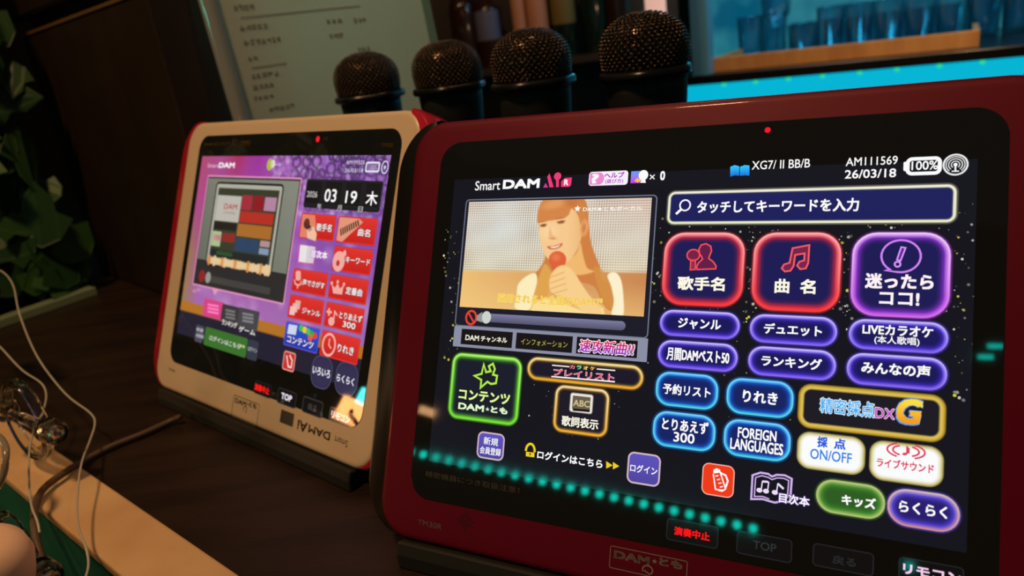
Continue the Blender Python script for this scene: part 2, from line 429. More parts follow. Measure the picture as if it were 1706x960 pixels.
def dock(pl, body, label):
    """low black cradle the tablet leans in"""
    r = np.array([pl.r[0], pl.r[1], 0]); r /= np.linalg.norm(r); b = np.array([-r[1], r[0], 0]); b = b if b @ pl.n < 0 else -b
    k = 1 / (pl.s * 1000)
    P0 = pl.o + pl.r * (body[0] + body[2]) / 2 * pl.s - pl.up * body[3] * pl.s   # bottom centre of the front face
    Z = np.array([0, 0, 1.0]); B = np.array([P0[0], P0[1], 0])
    half = (body[2] - body[0]) / 2 * pl.s - 0.014
    def cs(v, w):                             # a point of the tablet's own section -> (back, height)
        d = pl.up * v - pl.n * w + P0 - B; return d @ b, d[2]
    x, z = cs(-0.0006, -0.002); x1, z1 = cs(-0.0006, 0.027); x2, z2 = cs(0.07, 0.0275)
    lip = [(x - 0.004, 0), (x - 0.0035, z - 0.006), (x - 0.001, z), (x1 + .0002, max(z1, 0.001)), (x2, z2), (x2 + 0.006, z2), (x2 + 0.05, 0.004), (x2 + 0.05, 0)]
    mb = MB(); mb.loft([[B + b * p + Z * h + r * sx for p, h in lip] for sx in (-half, half)])
    root = empty('charging_cradle', B, label, 'tablet cradle')
    o = mb.build('cradle_body', 'matte', root, bevel=0.0012)
    o.location = -Vector(B)
    mb = MB(); mb.box(B + b * (x2 + .03) + Z * 0.013, half * .4, .012, .0105, r, b)
    o = mb.build('cable_socket', 'black', root, bevel=0.001); o.location = -Vector(B)
    return root
dock(T1, (-155.5, -104, 159.5, 134), 'black charging cradle under the large dark red tablet')
dock(T2, (-176.5, -67, 106, 152), 'black charging cradle under the white tablet')

# ------------------------------------------------------------------ red tablet: screen
z1 = zm(740, 240, .2292); z2 = zm(1080, 240, .3283); z3 = zm(740, 440, .3125); z4 = zm(1080, 500, .3165); z5 = zm(1080, 720, .367); z6 = zm(640, 680, .2931); z7 = zm(640, 140, .3165)
WH, CREAM = (250, 250, 250), (250, 246, 226)
LCDBG = (16, 18, 28)
u_ = lambda x, y: T1.uv((x, y))[0]
v_ = lambda x, y: T1.uv((x, y))[1]
bg = UI(T1, 0.25); bg.rr(-125.2, -68.7, 128.6, 90, 0.5, LCDBG); bg.up()
rs = random.Random(11)
def specks(x0, y0, x1, y1, n, smax=0.62):
    for _ in range(n):
        p = T1.uv((rs.uniform(x0, x1), rs.uniform(y0, y1))); r = rs.uniform(.16, 1) ** 2.2 * smax + .12
        k = rs.random(); b = rs.uniform(.3, 1)
        c = (225, 225, 215) if k < .62 else ((232, 222, 70) if k < .88 else (170, 160, 140))
        bg.disc(p, r, r, tuple(24 + (q - 24) * b for q in c), 10)
specks(740, 380, 768, 600, 46); specks(1086, 350, 1106, 520, 22); specks(1238, 385, 1262, 545, 40); specks(1396, 385, 1425, 560, 48)
specks(1110, 374, 1585, 388, 22, .5); specks(1100, 510, 1580, 520, 26, .5); specks(1588, 340, 1622, 690, 40, .55); specks(1105, 560, 1590, 576, 22, .4)
specks(870, 590, 1090, 740, 16, .35); specks(745, 590, 1090, 700, 16, .35); specks(1200, 620, 1335, 700, 14, .4)
disp = bg.build('display', 'pix', t1)
def sub(name, ui, label=None): return ui.build(name, 'pix', disp, label)

# header lettering
ui = UI(T1, .32)
ui.text('Smart', z1(228, 305), z1(410, 300), 15.5, WH, 0.006)
ui.text('DAM', z1(430, 293), z1(696, 288), 15.5, WH, 0.055)
PK = (238, 58, 120)
ui.ppoly([z1(722, 318), z1(740, 285), z1(758, 318)], (205, 60, 150)); ui.ppoly([z1(752, 240), z1(768, 215), z1(798, 315), z1(768, 317)], PK)
ui.ppoly([z1(816, 262), z1(836, 260), z1(836, 314), z1(816, 316)], PK); ui.disc(T1.uv(z1(827, 236)), 2.1, 2.1, PK)
ui.ppoly([z1(852, 314), z1(852, 275), z1(880, 248), z1(930, 245), z1(925, 300), z1(910, 313)], (240, 56, 116)); ui.up()
ui.text('R', z1(874, 281), z1(906, 280), 9.8, WH, 0.035)
sub('header_lettering', ui)
ui = UI(T1, .32)
a = T1.uv(z1(1058, 205)); b = T1.uv(z1(1334, 297)); ui.rr(a[0], a[1], b[0], b[1], 1.6, (246, 240, 248)); ui.up()
c = T1.uv(z1(1150, 250)); ui.poly([(a[0] + .5, a[1] + .6)] + [(c[0] - 1.5 + 2.6 * math.sin(t), (a[1] + b[1]) / 2 - (b[1] - a[1] - 1) / 2 * math.cos(t)) for t in np.linspace(0, math.pi, 12)] + [(a[0] + .5, b[1] - .6)], (236, 138, 206)); ui.up()
ui.text('?', z1(1074, 255), z1(1126, 252), 16, WH, 0.05)
ui.text('ヘルプ', z1(1166, 230), z1(1312, 225), 9.5, (176, 48, 190), .03); ui.text('(遊び方)', z1(1172, 275), z1(1304, 271), 8, (176, 48, 190), .015)
sub('help_button', ui)
ui = UI(T1, .32)
A_, B_ = T1.uv(z1(1362, 200)), T1.uv(z1(1446, 284))
ui.raw([(A_[0], A_[1]), (B_[0], A_[1]), (B_[0], B_[1]), (A_[0], B_[1])], [(0, 1, 2, 3)], [(90, 160, 250), (90, 150, 250), (190, 60, 230), (200, 50, 220)]); ui.up()
ui.ppoly([z1(1385, 268), z1(1410, 245), z1(1410, 255), z1(1432, 256), z1(1430, 275), z1(1411, 276), z1(1411, 284)], (246, 196, 40)); ui.up()
ui.disc(T1.uv(z1(1450, 228)), 2.5, 2.6, WH); ui.ppoly([z1(1440, 255), z1(1462, 255), z1(1468, 284), z1(1428, 284)], WH); ui.up()
ui.text('×', z1(1495, 243), z1(1534, 240), 8.5, WH, .0); ui.text('0', z1(1572, 233), z1(1608, 231), 15.5, WH, .03)
sub('visitor_icon', ui)
ui = UI(T1, .32)
for s_, xa, xb in ((0, 417, 462), (1, 466, 514)):
    pts = [z2(xa, 117 - s_ * 0), z2((xa + xb) / 2, 108), z2(xb, 114 - s_ * 4), z2(xb, 162 - 0), z2((xa + xb) / 2, 160), z2(xa, 167 - 4 * s_)]
    ui.raw([T1.uv(p) for p in pts], [(0, 1, 2, 3, 4, 5)], [(50, 200, 255)] * 3 + [(20, 110, 220)] * 3)
ui.up(); ui.text('XG7/ⅡBB/B'.replace('Ⅱ', ' II '), z2(527, 107), z2(822, 101), 14.5, WH, .006)
sub('model_readout', ui)
ui = UI(T1, .32)
ui.text('AM111569', z2(1003, 92), z2(1266, 83), 14, WH, .006); ui.text('26/03/18', z2(998, 156), z2(1258, 147), 14.5, WH, .016)
sub('date_readout', ui)
ui = UI(T1, .32)
a, b = T1.uv(z2(1308, 70)), T1.uv(z2(1488, 156)); ui.rings(a[0], a[1], b[0], b[1], 2.5, [0, 1.5], lambda k, t: WH, cap=False)
a, b = T1.uv(z2(1296, 92)), T1.uv(z2(1308, 138)); ui.rr(a[0], a[1], b[0] + .4, b[1], .6, WH); ui.up()
ui.text('100%', z2(1336, 111), z2(1470, 108), 15, WH, .012)
sub('battery_icon', ui)
ui = UI(T1, .32); c = T1.uv(z2(1559, 106))
ui.ringd(c, 4.3, 4.3, .7, (235, 235, 235)); 
for r_ in (1.5, 2.5, 3.4): ui.ringd(c, r_, r_, .38, (225, 225, 225), 16, 130, 410)
ui.disc(c, .75, .75, WH); ui.line([c, (c[0], c[1] + 2.7)], .6, WH); ui.line([(c[0] - 1.3, c[1] + 2.8), (c[0] + 1.3, c[1] + 2.8)], .5, WH)
sub('signal_icon', ui)

# search field
ui = UI(T1, .32); ui.neon(.2, -58.0, 121.3, -42.3, 3.2, (250, 248, 226), (244, 246, 206), (180, 178, 150), (27, 31, 92), bw=.85, gw=.9, g0=.3)
c = T1.uv(z2(188, 312)); ui.ringd(c, 2.5, 2.6, .75, WH); ui.line([(c[0] - 1.7, c[1] + 1.9), (c[0] - 4.2, c[1] + 4.3)], 1.2, WH)
ui.text('タッチしてキーワードを入力', z2(249, 322), z2(1070, 308), 21.5, WH, .022)
sub('search_field', ui)

# three large buttons
NAVY = (26, 26, 84)
def big(x0, y0, x1, y1, v0, v1, glow, bt, bb, lab=None):
    ui = UI(T1, .32); ui.neon(u_(x0, y0), v0, u_(x1, y1) if x1 else 120, v1, 9.5, bt, bb, glow, NAVY, bw=1.05, gw=3.8, g0=.7, halo=(34, 18, 26)); return ui
RED = (226, 40, 60)
ui = big(1109 - 2.6, 440, 1239.5, 440, -37.7, -2.9, RED, (255, 190, 190), (250, 60, 60))
ic = (242, 78, 84); fi = (98, 28, 72)
hd = [z2(262, 560), z2(258, 535), z2(270, 513), z2(295, 507), z2(318, 520), z2(322, 545), z2(312, 568), z2(308, 582), z2(330, 598), z2(345, 620), z2(343, 634), z2(250, 638), z2(246, 624), z2(256, 604), z2(276, 586), z2(272, 572)]
ui.ppoly(hd, fi); ui.up(); ui.pline(hd, .7, ic, True)
mc = [z2(217, 585), z2(241, 585), z2(240, 638), z2(214, 640)]; ui.ppoly(mc, (150, 44, 76)); ui.up(); ui.pline(mc, .6, ic, True); ui.disc(T1.uv(z2(230, 565)), 3.0, 2.7, (120, 30, 70)); ui.up(); ui.ringd(T1.uv(z2(230, 565)), 3.0, 2.7, .7, ic)
ui.text('歌手名', z2(150, 708), z2(390, 711), 23, CREAM, .03); sub('menu_button', ui, 'large red-edged button with a singer icon')
ui = big(1254 + 1.5, 440, 1400.5, 440, -37.7, -2.3, RED, (255, 190, 190), (250, 60, 60))
nt = [z2(733, 530), z2(818, 514), z2(812, 605), z2(800, 632), z2(772, 636), z2(756, 618), z2(768, 598), z2(792, 592), z2(794, 556), z2(746, 564), z2(738, 620), z2(722, 644), z2(694, 648), z2(678, 632), z2(690, 612), z2(718, 604)]
ui.ppoly(nt, (120, 34, 74)); ui.up(); ui.pline(nt, .75, (240, 92, 100), True)
ui.text('曲', z2(642, 721), z2(717, 722), 24, CREAM, .03); ui.text('名', z2(771, 724), z2(850, 725), 24.5, CREAM, .03); sub('menu_button', ui, 'large red-edged button with a music note icon')
PUR = (150, 50, 215)
ui = big(1420, 440, 0, 0, -37.7, -1.8, PUR, (248, 214, 255), (216, 110, 235))
c = T1.uv(z2(1282, 570)); bub = [(c[0] + 7.4 * math.cos(t), c[1] + 6.9 * math.sin(t)) for t in np.linspace(math.radians(122), math.radians(122 + 336), 26)] + [tuple(T1.uv(z2(1204, 643)))]
ui.line(bub, .8, (206, 130, 246), True); ui.ppoly([z2(1284, 524), z2(1306, 528), z2(1280, 594), z2(1262, 588)], (92, 40, 150)); ui.up(); ui.pline([z2(1284, 524), z2(1306, 528), z2(1280, 594), z2(1262, 588)], .6, (214, 150, 250), True); ui.ringd(T1.uv(z2(1265, 611)), 1.1, 1.1, .7, (214, 150, 250), 14)
ui.text('迷ったら', z2(1100, 692), z2(1448, 705), 26, (252, 240, 246), .03); ui.text('ココ!', z2(1172, 785), z2(1376, 788), 21, (252, 240, 246), .035); sub('menu_button', ui, 'large purple-edged button with an exclamation mark')

# violet and blue rows
def pill(x0, y0, x1, y1, v0, v1, texts, glow=(78, 50, 225), bt=(214, 202, 255), bb=(140, 110, 240), fill=(24, 22, 90), r=6.2, col=WH, halo=(24, 22, 44)):
    ui = UI(T1, .32); ui.neon(u_(x0, y0), v0, u_(x1, y1) if x1 else 120, v1, r, bt, bb, glow, fill, bw=.75, gw=2.9, g0=.66, halo=halo)
    for t in texts: ui.text(t[0], t[1], t[2], t[3], col, t[4] if len(t) > 4 else .025)
    sub('menu_button', ui)
VIO = {}
BLU = dict(glow=(10, 100, 225), bt=(130, 225, 255), bb=(90, 225, 225), fill=(18, 34, 98), r=6.5, halo=(14, 40, 60))
pill(1100.3, 540, 1232.3, 541, 0, 12.1, [('ジャンル', z4(158, 124), z4(384, 129), 18)])
pill(1250, 547.5, 1394.3, 552, 0, 12.5, [('デュエット', z4(609, 152), z4(915, 162), 18.5)])
pill(1415, 553.8, 0, 0, 0, 12.5, [('LIVEカラオケ', z4(1128, 155), z4(1500, 168), 17.5), ('(本人歌唱)', z4(1190, 213), z4(1428, 219), 15, .012)])
pill(1097, 591.8, 1229, 592, 14.6, 27.2, [('月間DAMベスト50', z4(98, 288), z4(428, 300), 21.5, .02)])
pill(1247.2, 604, 1392.4, 607, 14.6, 27.3, [('ランキング', z4(596, 322), z4(915, 337), 18.5)])
pill(1411.5, 612, 0, 0, 14.6, 27.6, [('みんなの声', z4(1122, 357), z4(1486, 375), 20.5)])
pill(1093.5, 650, 1196.2, 652, 29.7, 45.4, [('予約リスト', z4(78, 470), z4(330, 484), 18, .02)], **BLU)
pill(1211.3, 661.4, 1321.5, 667.7, 29.7, 45.5, [('りれき', z4(498, 508), z4(682, 518), 20.5)], **BLU)
pill(1089, 712, 1191.7, 718.4, 48.4, 64.5, [('とりあえず', z4(74, 655), z4(318, 671), 20.5, .02), ('300', z4(134, 723), z4(245, 728), 16.5, .02)], **BLU)
pill(1206.6, 731, 1316.8, 735.8, 48.4, 64.5, [('FOREIGN', z4(472, 700), z4(676, 715), 18, .02), ('LANGUAGES', z4(432, 761), z4(711, 781), 19, .02)], **BLU)
# scoring banner and white buttons
ui = UI(T1, .32); ui.rings(u_(1331.6, 671), 29.8, 119.8, 48.2, 5, [-.6, .3, 1.3, 2.2], lambda k, t: ((60, 50, 24), (200, 164, 52), (226, 196, 92), (26, 26, 34))[k]); ui.up()
ui.outlined('精密採点', z4(905, 552), z4(1190, 580), 25, (70, 170, 240), (222, 244, 255), .05, .008)
ui.outlined('DX', z4(1194, 592), z4(1296, 602), 16.5, (190, 70, 190), (250, 220, 250), .06, .01)
ui.text('G', z4(1302, 586), z4(1440, 590), 46, (90, 150, 225), .065, slant=.18); ui.text('G', z4(1306, 585), z4(1438, 589), 42, (252, 226, 60), .045, col2=(238, 150, 30), slant=.16)
sub('scoring_banner', ui)
def white(x0, y0, x1, y1, v0, v1):
    ui = UI(T1, .32); ui.rings(u_(x0, y0), v0, u_(x1, y1) if x1 else 119.6, v1, 5, [-.5, .2, 1.1, 2.0], lambda k, t: ((70, 66, 40), (196, 184, 110), (236, 232, 206), (250, 252, 252))[k]); ui.up(); return ui
ui = white(1329.4, 746.9, 1440.2, 753, 50.4, 65.6)
ui.text('採', z4(890, 745), z4(945, 751), 18.5, (36, 92, 220), .03); ui.text('点', z4(978, 754), z4(1040, 762), 18, (36, 92, 220), .03); ui.text('ON/OFF', z4(853, 812), z4(1072, 830), 17.5, (52, 128, 226), .014)
sub('score_button', ui, 'white button with blue lettering')
ui = white(1450.3, 756.4, 0, 0, 50.6, 66.2)
PK2 = (222, 58, 96)
ui.text('♪', z4(1338, 790), z4(1382, 796), 16.5, PK2, .02)
for cx, d in ((1360, 1), (1360, -1)):
    for r_ in (5.0, 7.2):
        cc = T1.uv(z4(1356, 794)); ui.ringd(cc, r_ * .95, r_ * .42, .7, PK2, 14, -62 if d > 0 else 118, 62 if d > 0 else 242)
ui.text('ライブサウンド', z4(1202, 857), z4(1504, 884), 15.5, PK2, .022)
sub('live_sound_button', ui, 'white button with pink lettering')
# lower icons
ui = UI(T1, .32); a, b = T1.uv(z5(248, 160)), T1.uv(z5(388, 278)); va = T1.uv(z5(320, 146))[1]; vb = T1.uv(z5(318, 292))[1]
ui.rings(a[0], va, b[0], vb, 3.0, [0, .4, .55], lambda k, t: ((250, 190, 170), (250, 170, 150), (240, 58, 24))[k]); ui.up()
ui.pline([z5(296, 184), z5(326, 178), z5(352, 258), z5(336, 268), z5(318, 264)], .6, WH); ui.pline([z5(296, 190), z5(306, 260), z5(340, 264)], .6, WH)
ui.ppoly([z5(296, 172), z5(310, 164), z5(326, 170), z5(328, 184), z5(298, 188)], WH); ui.up(); ui.pline([z5(330, 186), z5(352, 196), z5(362, 222), z5(352, 252)], .8, WH)
for t_ in np.linspace(0, 1, 4): ui.pline([z5(306 + 20 * t_, 200 + 50 * t_), z5(320 + 20 * t_, 197 + 50 * t_)], .5, WH)
sub('microphone_button', ui, 'red button with a white microphone drawing')
ui = UI(T1, .32); LAV = (206, 176, 236)
bk = [z5(474, 196), z5(510, 184), z5(545, 190), z5(562, 202), z5(584, 194), z5(620, 196), z5(652, 212), z5(644, 318), z5(610, 314), z5(575, 320), z5(552, 314), z5(520, 304), z5(468, 304)]
ui.pline(bk, .85, LAV, True); ui.pline([z5(488, 206), z5(516, 198), z5(546, 206), z5(562, 216), z5(586, 208), z5(616, 210), z5(638, 220), z5(632, 300)], .5, LAV); ui.pline([z5(488, 206), z5(482, 292), z5(520, 292), z5(550, 304)], .5, LAV)
for x0, y0, two in ((505, 222, 1), (575, 232, 0)):
    ui.disc(T1.uv(z5(x0, y0 + 42)), 1.25, 1.0, (236, 220, 250)); ui.pline([z5(x0 + 8, y0 + 42), z5(x0 + 14, y0)], .5, (236, 220, 250)); ui.pline([z5(x0 + 14, y0 + 2), z5(x0 + 40, y0 + (4 if two else 26))], .9, (236, 220, 250))
    if two: ui.disc(T1.uv(z5(x0 + 30, y0 + 46)), 1.25, 1.0, (236, 220, 250)); ui.pline([z5(x0 + 37, y0 + 46), z5(x0 + 43, y0 + 4)], .5, (236, 220, 250))
ui.up(); ui.outlined('目次本', z5(594, 303), z5(733, 312), 16.5, WH, (96, 50, 150), .07, .02)
sub('songbook_icon', ui)
def capsule(pts, h, glow, fill, bt, bb):
    A, B = T1.uv(pts[0]), T1.uv(pts[1]); ui = UI(T1, .32); ui.neon(A[0], (A[1] + B[1]) / 2 - h / 2, B[0], (A[1] + B[1]) / 2 + h / 2, h / 2, bt, bb, glow, fill, bw=.8, gw=3.4, g0=.9); return ui
ui = capsule((z5(764, 282), z5(1074, 326)), 13.6, (66, 140, 44), (44, 92, 34), (200, 206, 130), (190, 200, 120))
ui.outlined('キッズ', z5(878, 308), z5(1034, 324), 18.5, WH, (40, 90, 30), .06, .03); sub('kids_button', ui, 'green capsule button')
ui = capsule((z5(1086, 330), z5(1413, 380)), 14.6, (84, 66, 214), (38, 28, 110), (226, 196, 190), (220, 150, 140))
ui.text('らくらく', z5(1138, 340), z5(1358, 362), 20, WH, .025); sub('easy_button', ui, 'violet capsule button')

# left column of the screen: video window
ui = UI(T1, .32); ui.rings(-116.2, -56.9, -5.7, 14.4, 2.2, [-.1, .45, .55], lambda k, t: ((120, 126, 142), (104, 110, 128), (24, 26, 40))[k]); ui.up(.02)
sl0, sl1 = T1.uv(z3(230, 285)), T1.uv(z3(968, 333)); sv = (sl0[1] + sl1[1]) / 2
ui.rings(sl0[0], sv - 2.3, sl1[0], sv + 2.3, 2.3, [0, 4.6 * .28, 2.2], lambda k, t: tuple(q * (1.1 - .35 * t) for q in (112, 112, 146))); ui.up()
c = T1.uv(z3(227, 285)); ui.disc(c, 2.9, 3.4, (206, 210, 206)); ui.ppoly([z3(170, 280), z3(205, 256), z3(205, 312), z3(170, 300)], (150, 152, 150)); ui.up()
c = T1.uv(z3(146, 286)); ui.ringd(c, 3.2, 3.7, 1.1, (232, 66, 50)); ui.line([(c[0] - 2, c[1] - 2.6), (c[0] + 2, c[1] + 2.6)], 1, (232, 66, 50))
vwin = sub('video_window', ui)
def paint1(uu, vv, X, Y):
    x = (uu + 114.07) / 105.65; y = (vv + 55.55) / 59.4
    C = np.zeros((len(x), 3)); 
    C[:] = (214, 208, 192)
    C = mixin(C, np.clip(1 - np.abs(x - .2) * 3.2, 0, 1), (206, 222, 226), .8)
    C = mixin(C, np.clip((x - .6) * 2.2, 0, 1) * np.clip(1 - y * 2.4, 0, 1), (206, 150, 128), .75)
    C = mixin(C, np.clip((y - .30) * 2.2, 0, 1), (238, 226, 176), .8)
    C = mixin(C, np.clip(.55 - np.abs(x - .08) * 2 - y * 1.6, 0, 1), (196, 176, 150), .8)
    P = .0132; gx = np.abs((x / P) % 1 - .5) * 2; gy = np.abs((y / (P * 1.74)) % 1 - .5) * 2
    dk = np.clip(np.maximum(gx, gy) * 1.6 - .75, 0, 1)
    wob = .5 + .5 * np.sin(x * 21 + y * 9) * np.cos(y * 17 - x * 5)
    C = mixin(C, dk * (.5 + .4 * wob), (140, 108, 78)); C = mixin(C, (1 - dk) * np.clip(1.05 - y * .7, 0, 1) * .55, (255, 253, 246))
    by = .655 - .02 * x
    wallm = np.clip((y - by) * 40 + .5, 0, 1)
    wc = np.array((236, 190, 118.)) * (1 - x[:, None]) + np.array((202, 136, 84.)) * x[:, None]
    wc = mixin(wc, np.clip((y - .72) * 3, 0, 1), (244, 204, 126), .7)
    C = mixin(C, wallm, wc)
    sp = lambda pts: closed_spline(pts, 4)
    hair, hair2 = (208, 128, 66), (222, 152, 72)
    C = mixin(C, inside(sp([z1(694, 600), z1(686, 520), z1(700, 450), z1(735, 400), z1(800, 372), z1(960, 372), z1(1020, 400), z1(1046, 470), z1(1052, 560), z1(1066, 700), z1(1096, 800), z1(1132, 890), z1(1150, 985), z3(868, 90), z3(898, 160), z3(908, 222), z3(884, 250), z3(840, 200), z3(800, 120), z3(700, 90), z3(600, 60), z3(540, 200), z3(505, 262), z3(452, 250), z3(470, 150), z1(640, 980), z1(700, 900), z1(735, 820), z1(716, 700)]), X, Y, 1.3), hair)
    C = mixin(C, inside(sp([z3(540, 0), z3(510, 60), z3(480, 140), z3(462, 245), z3(520, 250), z3(570, 150), z3(580, 60)]), X, Y, 1.5), (228, 172, 84), .8)
    C = mixin(C, inside(sp([z3(800, 20), z3(850, 40), z3(896, 150), z3(908, 225), z3(870, 235), z3(826, 140)]), X, Y, 2), (214, 150, 72), .7)
    C = mixin(C, inside([z3(455, 262), z3(480, 200), z3(560, 180), z3(640, 210), z3(740, 250), z3(850, 230), z3(860, 300), z3(455, 262)], X, Y, 2), (250, 222, 150))
    C = mixin(C, inside(sp([z3(388, 175), z3(396, 110), z3(440, 66), z3(486, 50), z3(498, 90), z3(478, 170), z3(456, 245), z3(380, 236)]), X, Y, 1.2), (252, 236, 188))
    C = mixin(C, inside(sp([z3(872, 60), z3(915, 46), z3(946, 90), z3(958, 190), z3(954, 276), z3(895, 272), z3(906, 200), z3(892, 120)]), X, Y, 1.2), (252, 240, 204))
    C = mixin(C, inside(sp([z1(880, 860), z1(960, 800), z1(992, 720), z1(1010, 800), z1(1040, 900), z3(800, 40), z3(720, 60), z3(620, 40)]), X, Y, 1.5), (240, 184, 112))
    face = sp([z1(692, 575), z1(696, 640), z1(702, 700), z1(718, 760), z1(740, 815), z1(790, 862), z1(850, 878), z1(910, 850), z1(958, 790), z1(988, 720), z1(1004, 630), z1(992, 540), z1(940, 470), z1(830, 450), z1(720, 500)])
    C = mixin(C, inside(face, X, Y, 1.2), (246, 200, 142))
    C = mixin(C, inside(face, X, Y, 1.2) * np.clip((X - z1(900, 0)[0]) / 22, 0, 1), (232, 176, 112), .6)
    C = mixin(C, ell(z1(765, 640), 14, 12, X, Y, 1), (252, 216, 164), .6)
    C = mixin(C, inside(sp([z1(680, 570), z1(690, 470), z1(730, 405), z1(830, 390), z1(960, 400), z1(1010, 450), z1(1040, 560), z1(1000, 600), z1(975, 520), z1(930, 470), z1(905, 520), z1(850, 545), z1(790, 556), z1(735, 562), z1(705, 572)]), X, Y, 1.2), (212, 134, 72))
    C = mixin(C, ell(z1(800, 440), 18, 7, X, Y, 1, -14), (236, 170, 108), .55); C = mixin(C, ell(z1(930, 420), 12, 9, X, Y, 1, 20), (190, 106, 52), .5)
    C = mixin(C, ell(z1(1020, 612), 6.5, 14, X, Y, .5, 8), (232, 160, 100)); C = mixin(C, ell(z1(1018, 612), 3, 8, X, Y, .8, 8), (200, 118, 66), .7)
    for c_, rx in ((z1(724, 596), 5.0), (z1(852, 572), 6.0)):
        C = mixin(C, ell(c_, rx, 2.1, X, Y, .6, -8), (150, 84, 44), .85); C = mixin(C, ell((c_[0], c_[1] - 2.0), rx * 1.15, 1.0, X, Y, .8, -10), (110, 56, 26), .8)
    C = mixin(C, ell(z1(722, 566), 6, 1.1, X, Y, 1, -6), (180, 108, 60), .7); C = mixin(C, ell(z1(850, 541), 8, 1.2, X, Y, 1, -10), (180, 108, 60), .7)
    C = mixin(C, inside([z1(770, 600), z1(790, 660), z1(826, 690), z1(790, 700), z1(760, 690)], X, Y, 1.5), (226, 164, 106), .55); C = mixin(C, ell(z1(792, 688), 5, 1.2, X, Y, 1), (196, 120, 70), .6)
    C = mixin(C, inside(sp([z1(752, 746), z1(800, 742), z1(862, 722), z1(850, 748), z1(815, 765), z1(770, 766)]), X, Y, .9), (206, 104, 74)); C = mixin(C, inside(sp([z1(770, 750), z1(812, 746), z1(846, 733), z1(830, 750), z1(795, 758)]), X, Y, .7), (254, 240, 220))
    C = mixin(C, inside([z1(775, 860), z1(880, 860), z1(862, 960), z1(806, 960)], X, Y, 1.5), (206, 92, 56)); C = mixin(C, ell(z1(826, 842), 14.6, 14.2, X, Y, .14), (222, 98, 58)); C = mixin(C, ell(z1(815, 825), 7, 6, X, Y, 1), (240, 134, 86), .6)
    C = mixin(C, inside(sp([z3(562, 110), z3(568, 66), z3(590, 30), z3(626, 8), z3(662, 14), z3(700, 52), z3(732, 104), z3(776, 168), z3(846, 262), z3(760, 262), z3(690, 210), z3(640, 176), z3(596, 166), z3(570, 146)]), X, Y, 1.2), (248, 206, 140))
    for i in range(4):
        yy = 36 + 30 * i; P0, P1 = z3(566 + 2 * i, yy + 34), z3(640 + 6 * i, yy + 6)
        C = mixin(C, inside([P0, P1, (P1[0], P1[1] + 1.6), (P0[0], P0[1] + 1.6)], X, Y, .9), (214, 150, 92), .7)
    return C
vid = raster(T1, -114.07, -55.55, -8.42, 3.85, 230, 132, paint1, .40); vid.up(.05)
vid.text('DAM★ともボーカル', z1(1012, 475), z1(1444, 468), 7.6, (252, 246, 238), .015)
c = T1.uv(z1(972, 472)); vid.poly([(c[0] + (1.9 if i % 2 == 0 else .9) * math.sin(math.pi * i / 5), c[1] - (1.9 if i % 2 == 0 else .9) * math.cos(math.pi * i / 5)) for i in range(10)], (252, 246, 238)); vid.up()
vid.outlined('採用されると全国のDAMで', z3(288, 180), z3(846, 206), 15, (240, 190, 86), (250, 222, 110), .05, .0)
sub('video_picture', vid, 'picture of a singing woman with long hair and a red microphone')
ui = UI(T1, .36); ui.rr(-116.2, 14.4, -5.4, 25.9, .4, (138, 142, 164)); ui.up()
for xa, xb, y_ in ((92, 366, 398), (384, 686, 420), (706, 1032, 446)):
    ui.rr(T1.uv(z3(xa, y_))[0], 15.9, T1.uv(z3(xb, y_))[0], 24.4, .2, (20, 18, 22))
ui.up(); ui.text('DAM', z3(116, 392), z3(188, 396), 8.8, CREAM, .02); ui.text('チャンネル', z3(198, 400), z3(338, 406), 9.4, CREAM, .02)
ui.text('インフォメーション', z3(412, 418), z3(660, 427), 10, (186, 180, 84), .0)
ui.outlined('速攻新曲!!', z3(724, 440), z3(1014, 450), 22, (232, 40, 70), (250, 240, 250), .06, .018, col2=(150, 50, 220), slant=.12)
sub('tab_bar', ui)
GR = (90, 200, 40)
ui = UI(T1, .32); a, b = T1.uv(z3(38, 650)), T1.uv(z3(402, 690)); v0, v1 = T1.uv(z3(230, 490))[1], T1.uv(z3(205, 838))[1]
ui.neon(a[0], v0, b[0], v1, 5.5, (190, 250, 120), (130, 226, 60), GR, (22, 28, 42), bw=.85, gw=3.0, g0=.6, halo=(24, 50, 20))
st = [z3(213, 535), z3(225, 577), z3(250, 572), z3(240, 545), z3(262, 532), z3(272, 560), z3(262, 590), z3(284, 596), z3(278, 636), z3(252, 640), z3(232, 628), z3(196, 660), z3(200, 618), z3(163, 596), z3(202, 586)]
ui.pline(st, 1.1, (176, 236, 70), True)
ui.text('コンテンツ', z3(80, 696), z3(352, 720), 17.5, (226, 250, 150), .03); ui.wordmark(z3(78, 756), z3(340, 785), 11, (226, 250, 200), .05)
sub('contents_button', ui, 'green-edged button with a star')
ui = UI(T1, .32); a, b = T1.uv(z3(448, 555)), T1.uv(z3(1060, 608)); vm = (a[1] + b[1]) / 2
ui.neon(a[0], vm - 5.6, b[0], vm + 5.6, 5.6, (250, 236, 170), (244, 176, 40), (180, 130, 40), (24, 22, 40), bw=.9, gw=1.8, g0=.5)
for ch, x_, cc in (('カ', 672, (250, 130, 150)), ('ラ', 708, (120, 230, 150)), ('オ', 744, (250, 220, 90)), ('ケ', 780, (250, 200, 80))): ui.text(ch, z3(x_, 548 + (x_ - 672) * .08), z3(x_ + 26, 550 + (x_ - 672) * .08), 6.4, cc, .03)
ui.outlined('プレイリスト', z3(586, 580), z3(908, 600), 11, (238, 60, 110), (255, 240, 246), .05, .02)
for xa, xb, y_ in ((578, 670, 540), (816, 914, 560)): ui.pline([z3(xa, y_), z3(xb, y_ + 8)], .6, (250, 240, 230))
ui.pline([z3(574, 600), z3(912, 628)], .7, (250, 240, 240))
sub('playlist_button', ui, 'long gold-edged capsule button')
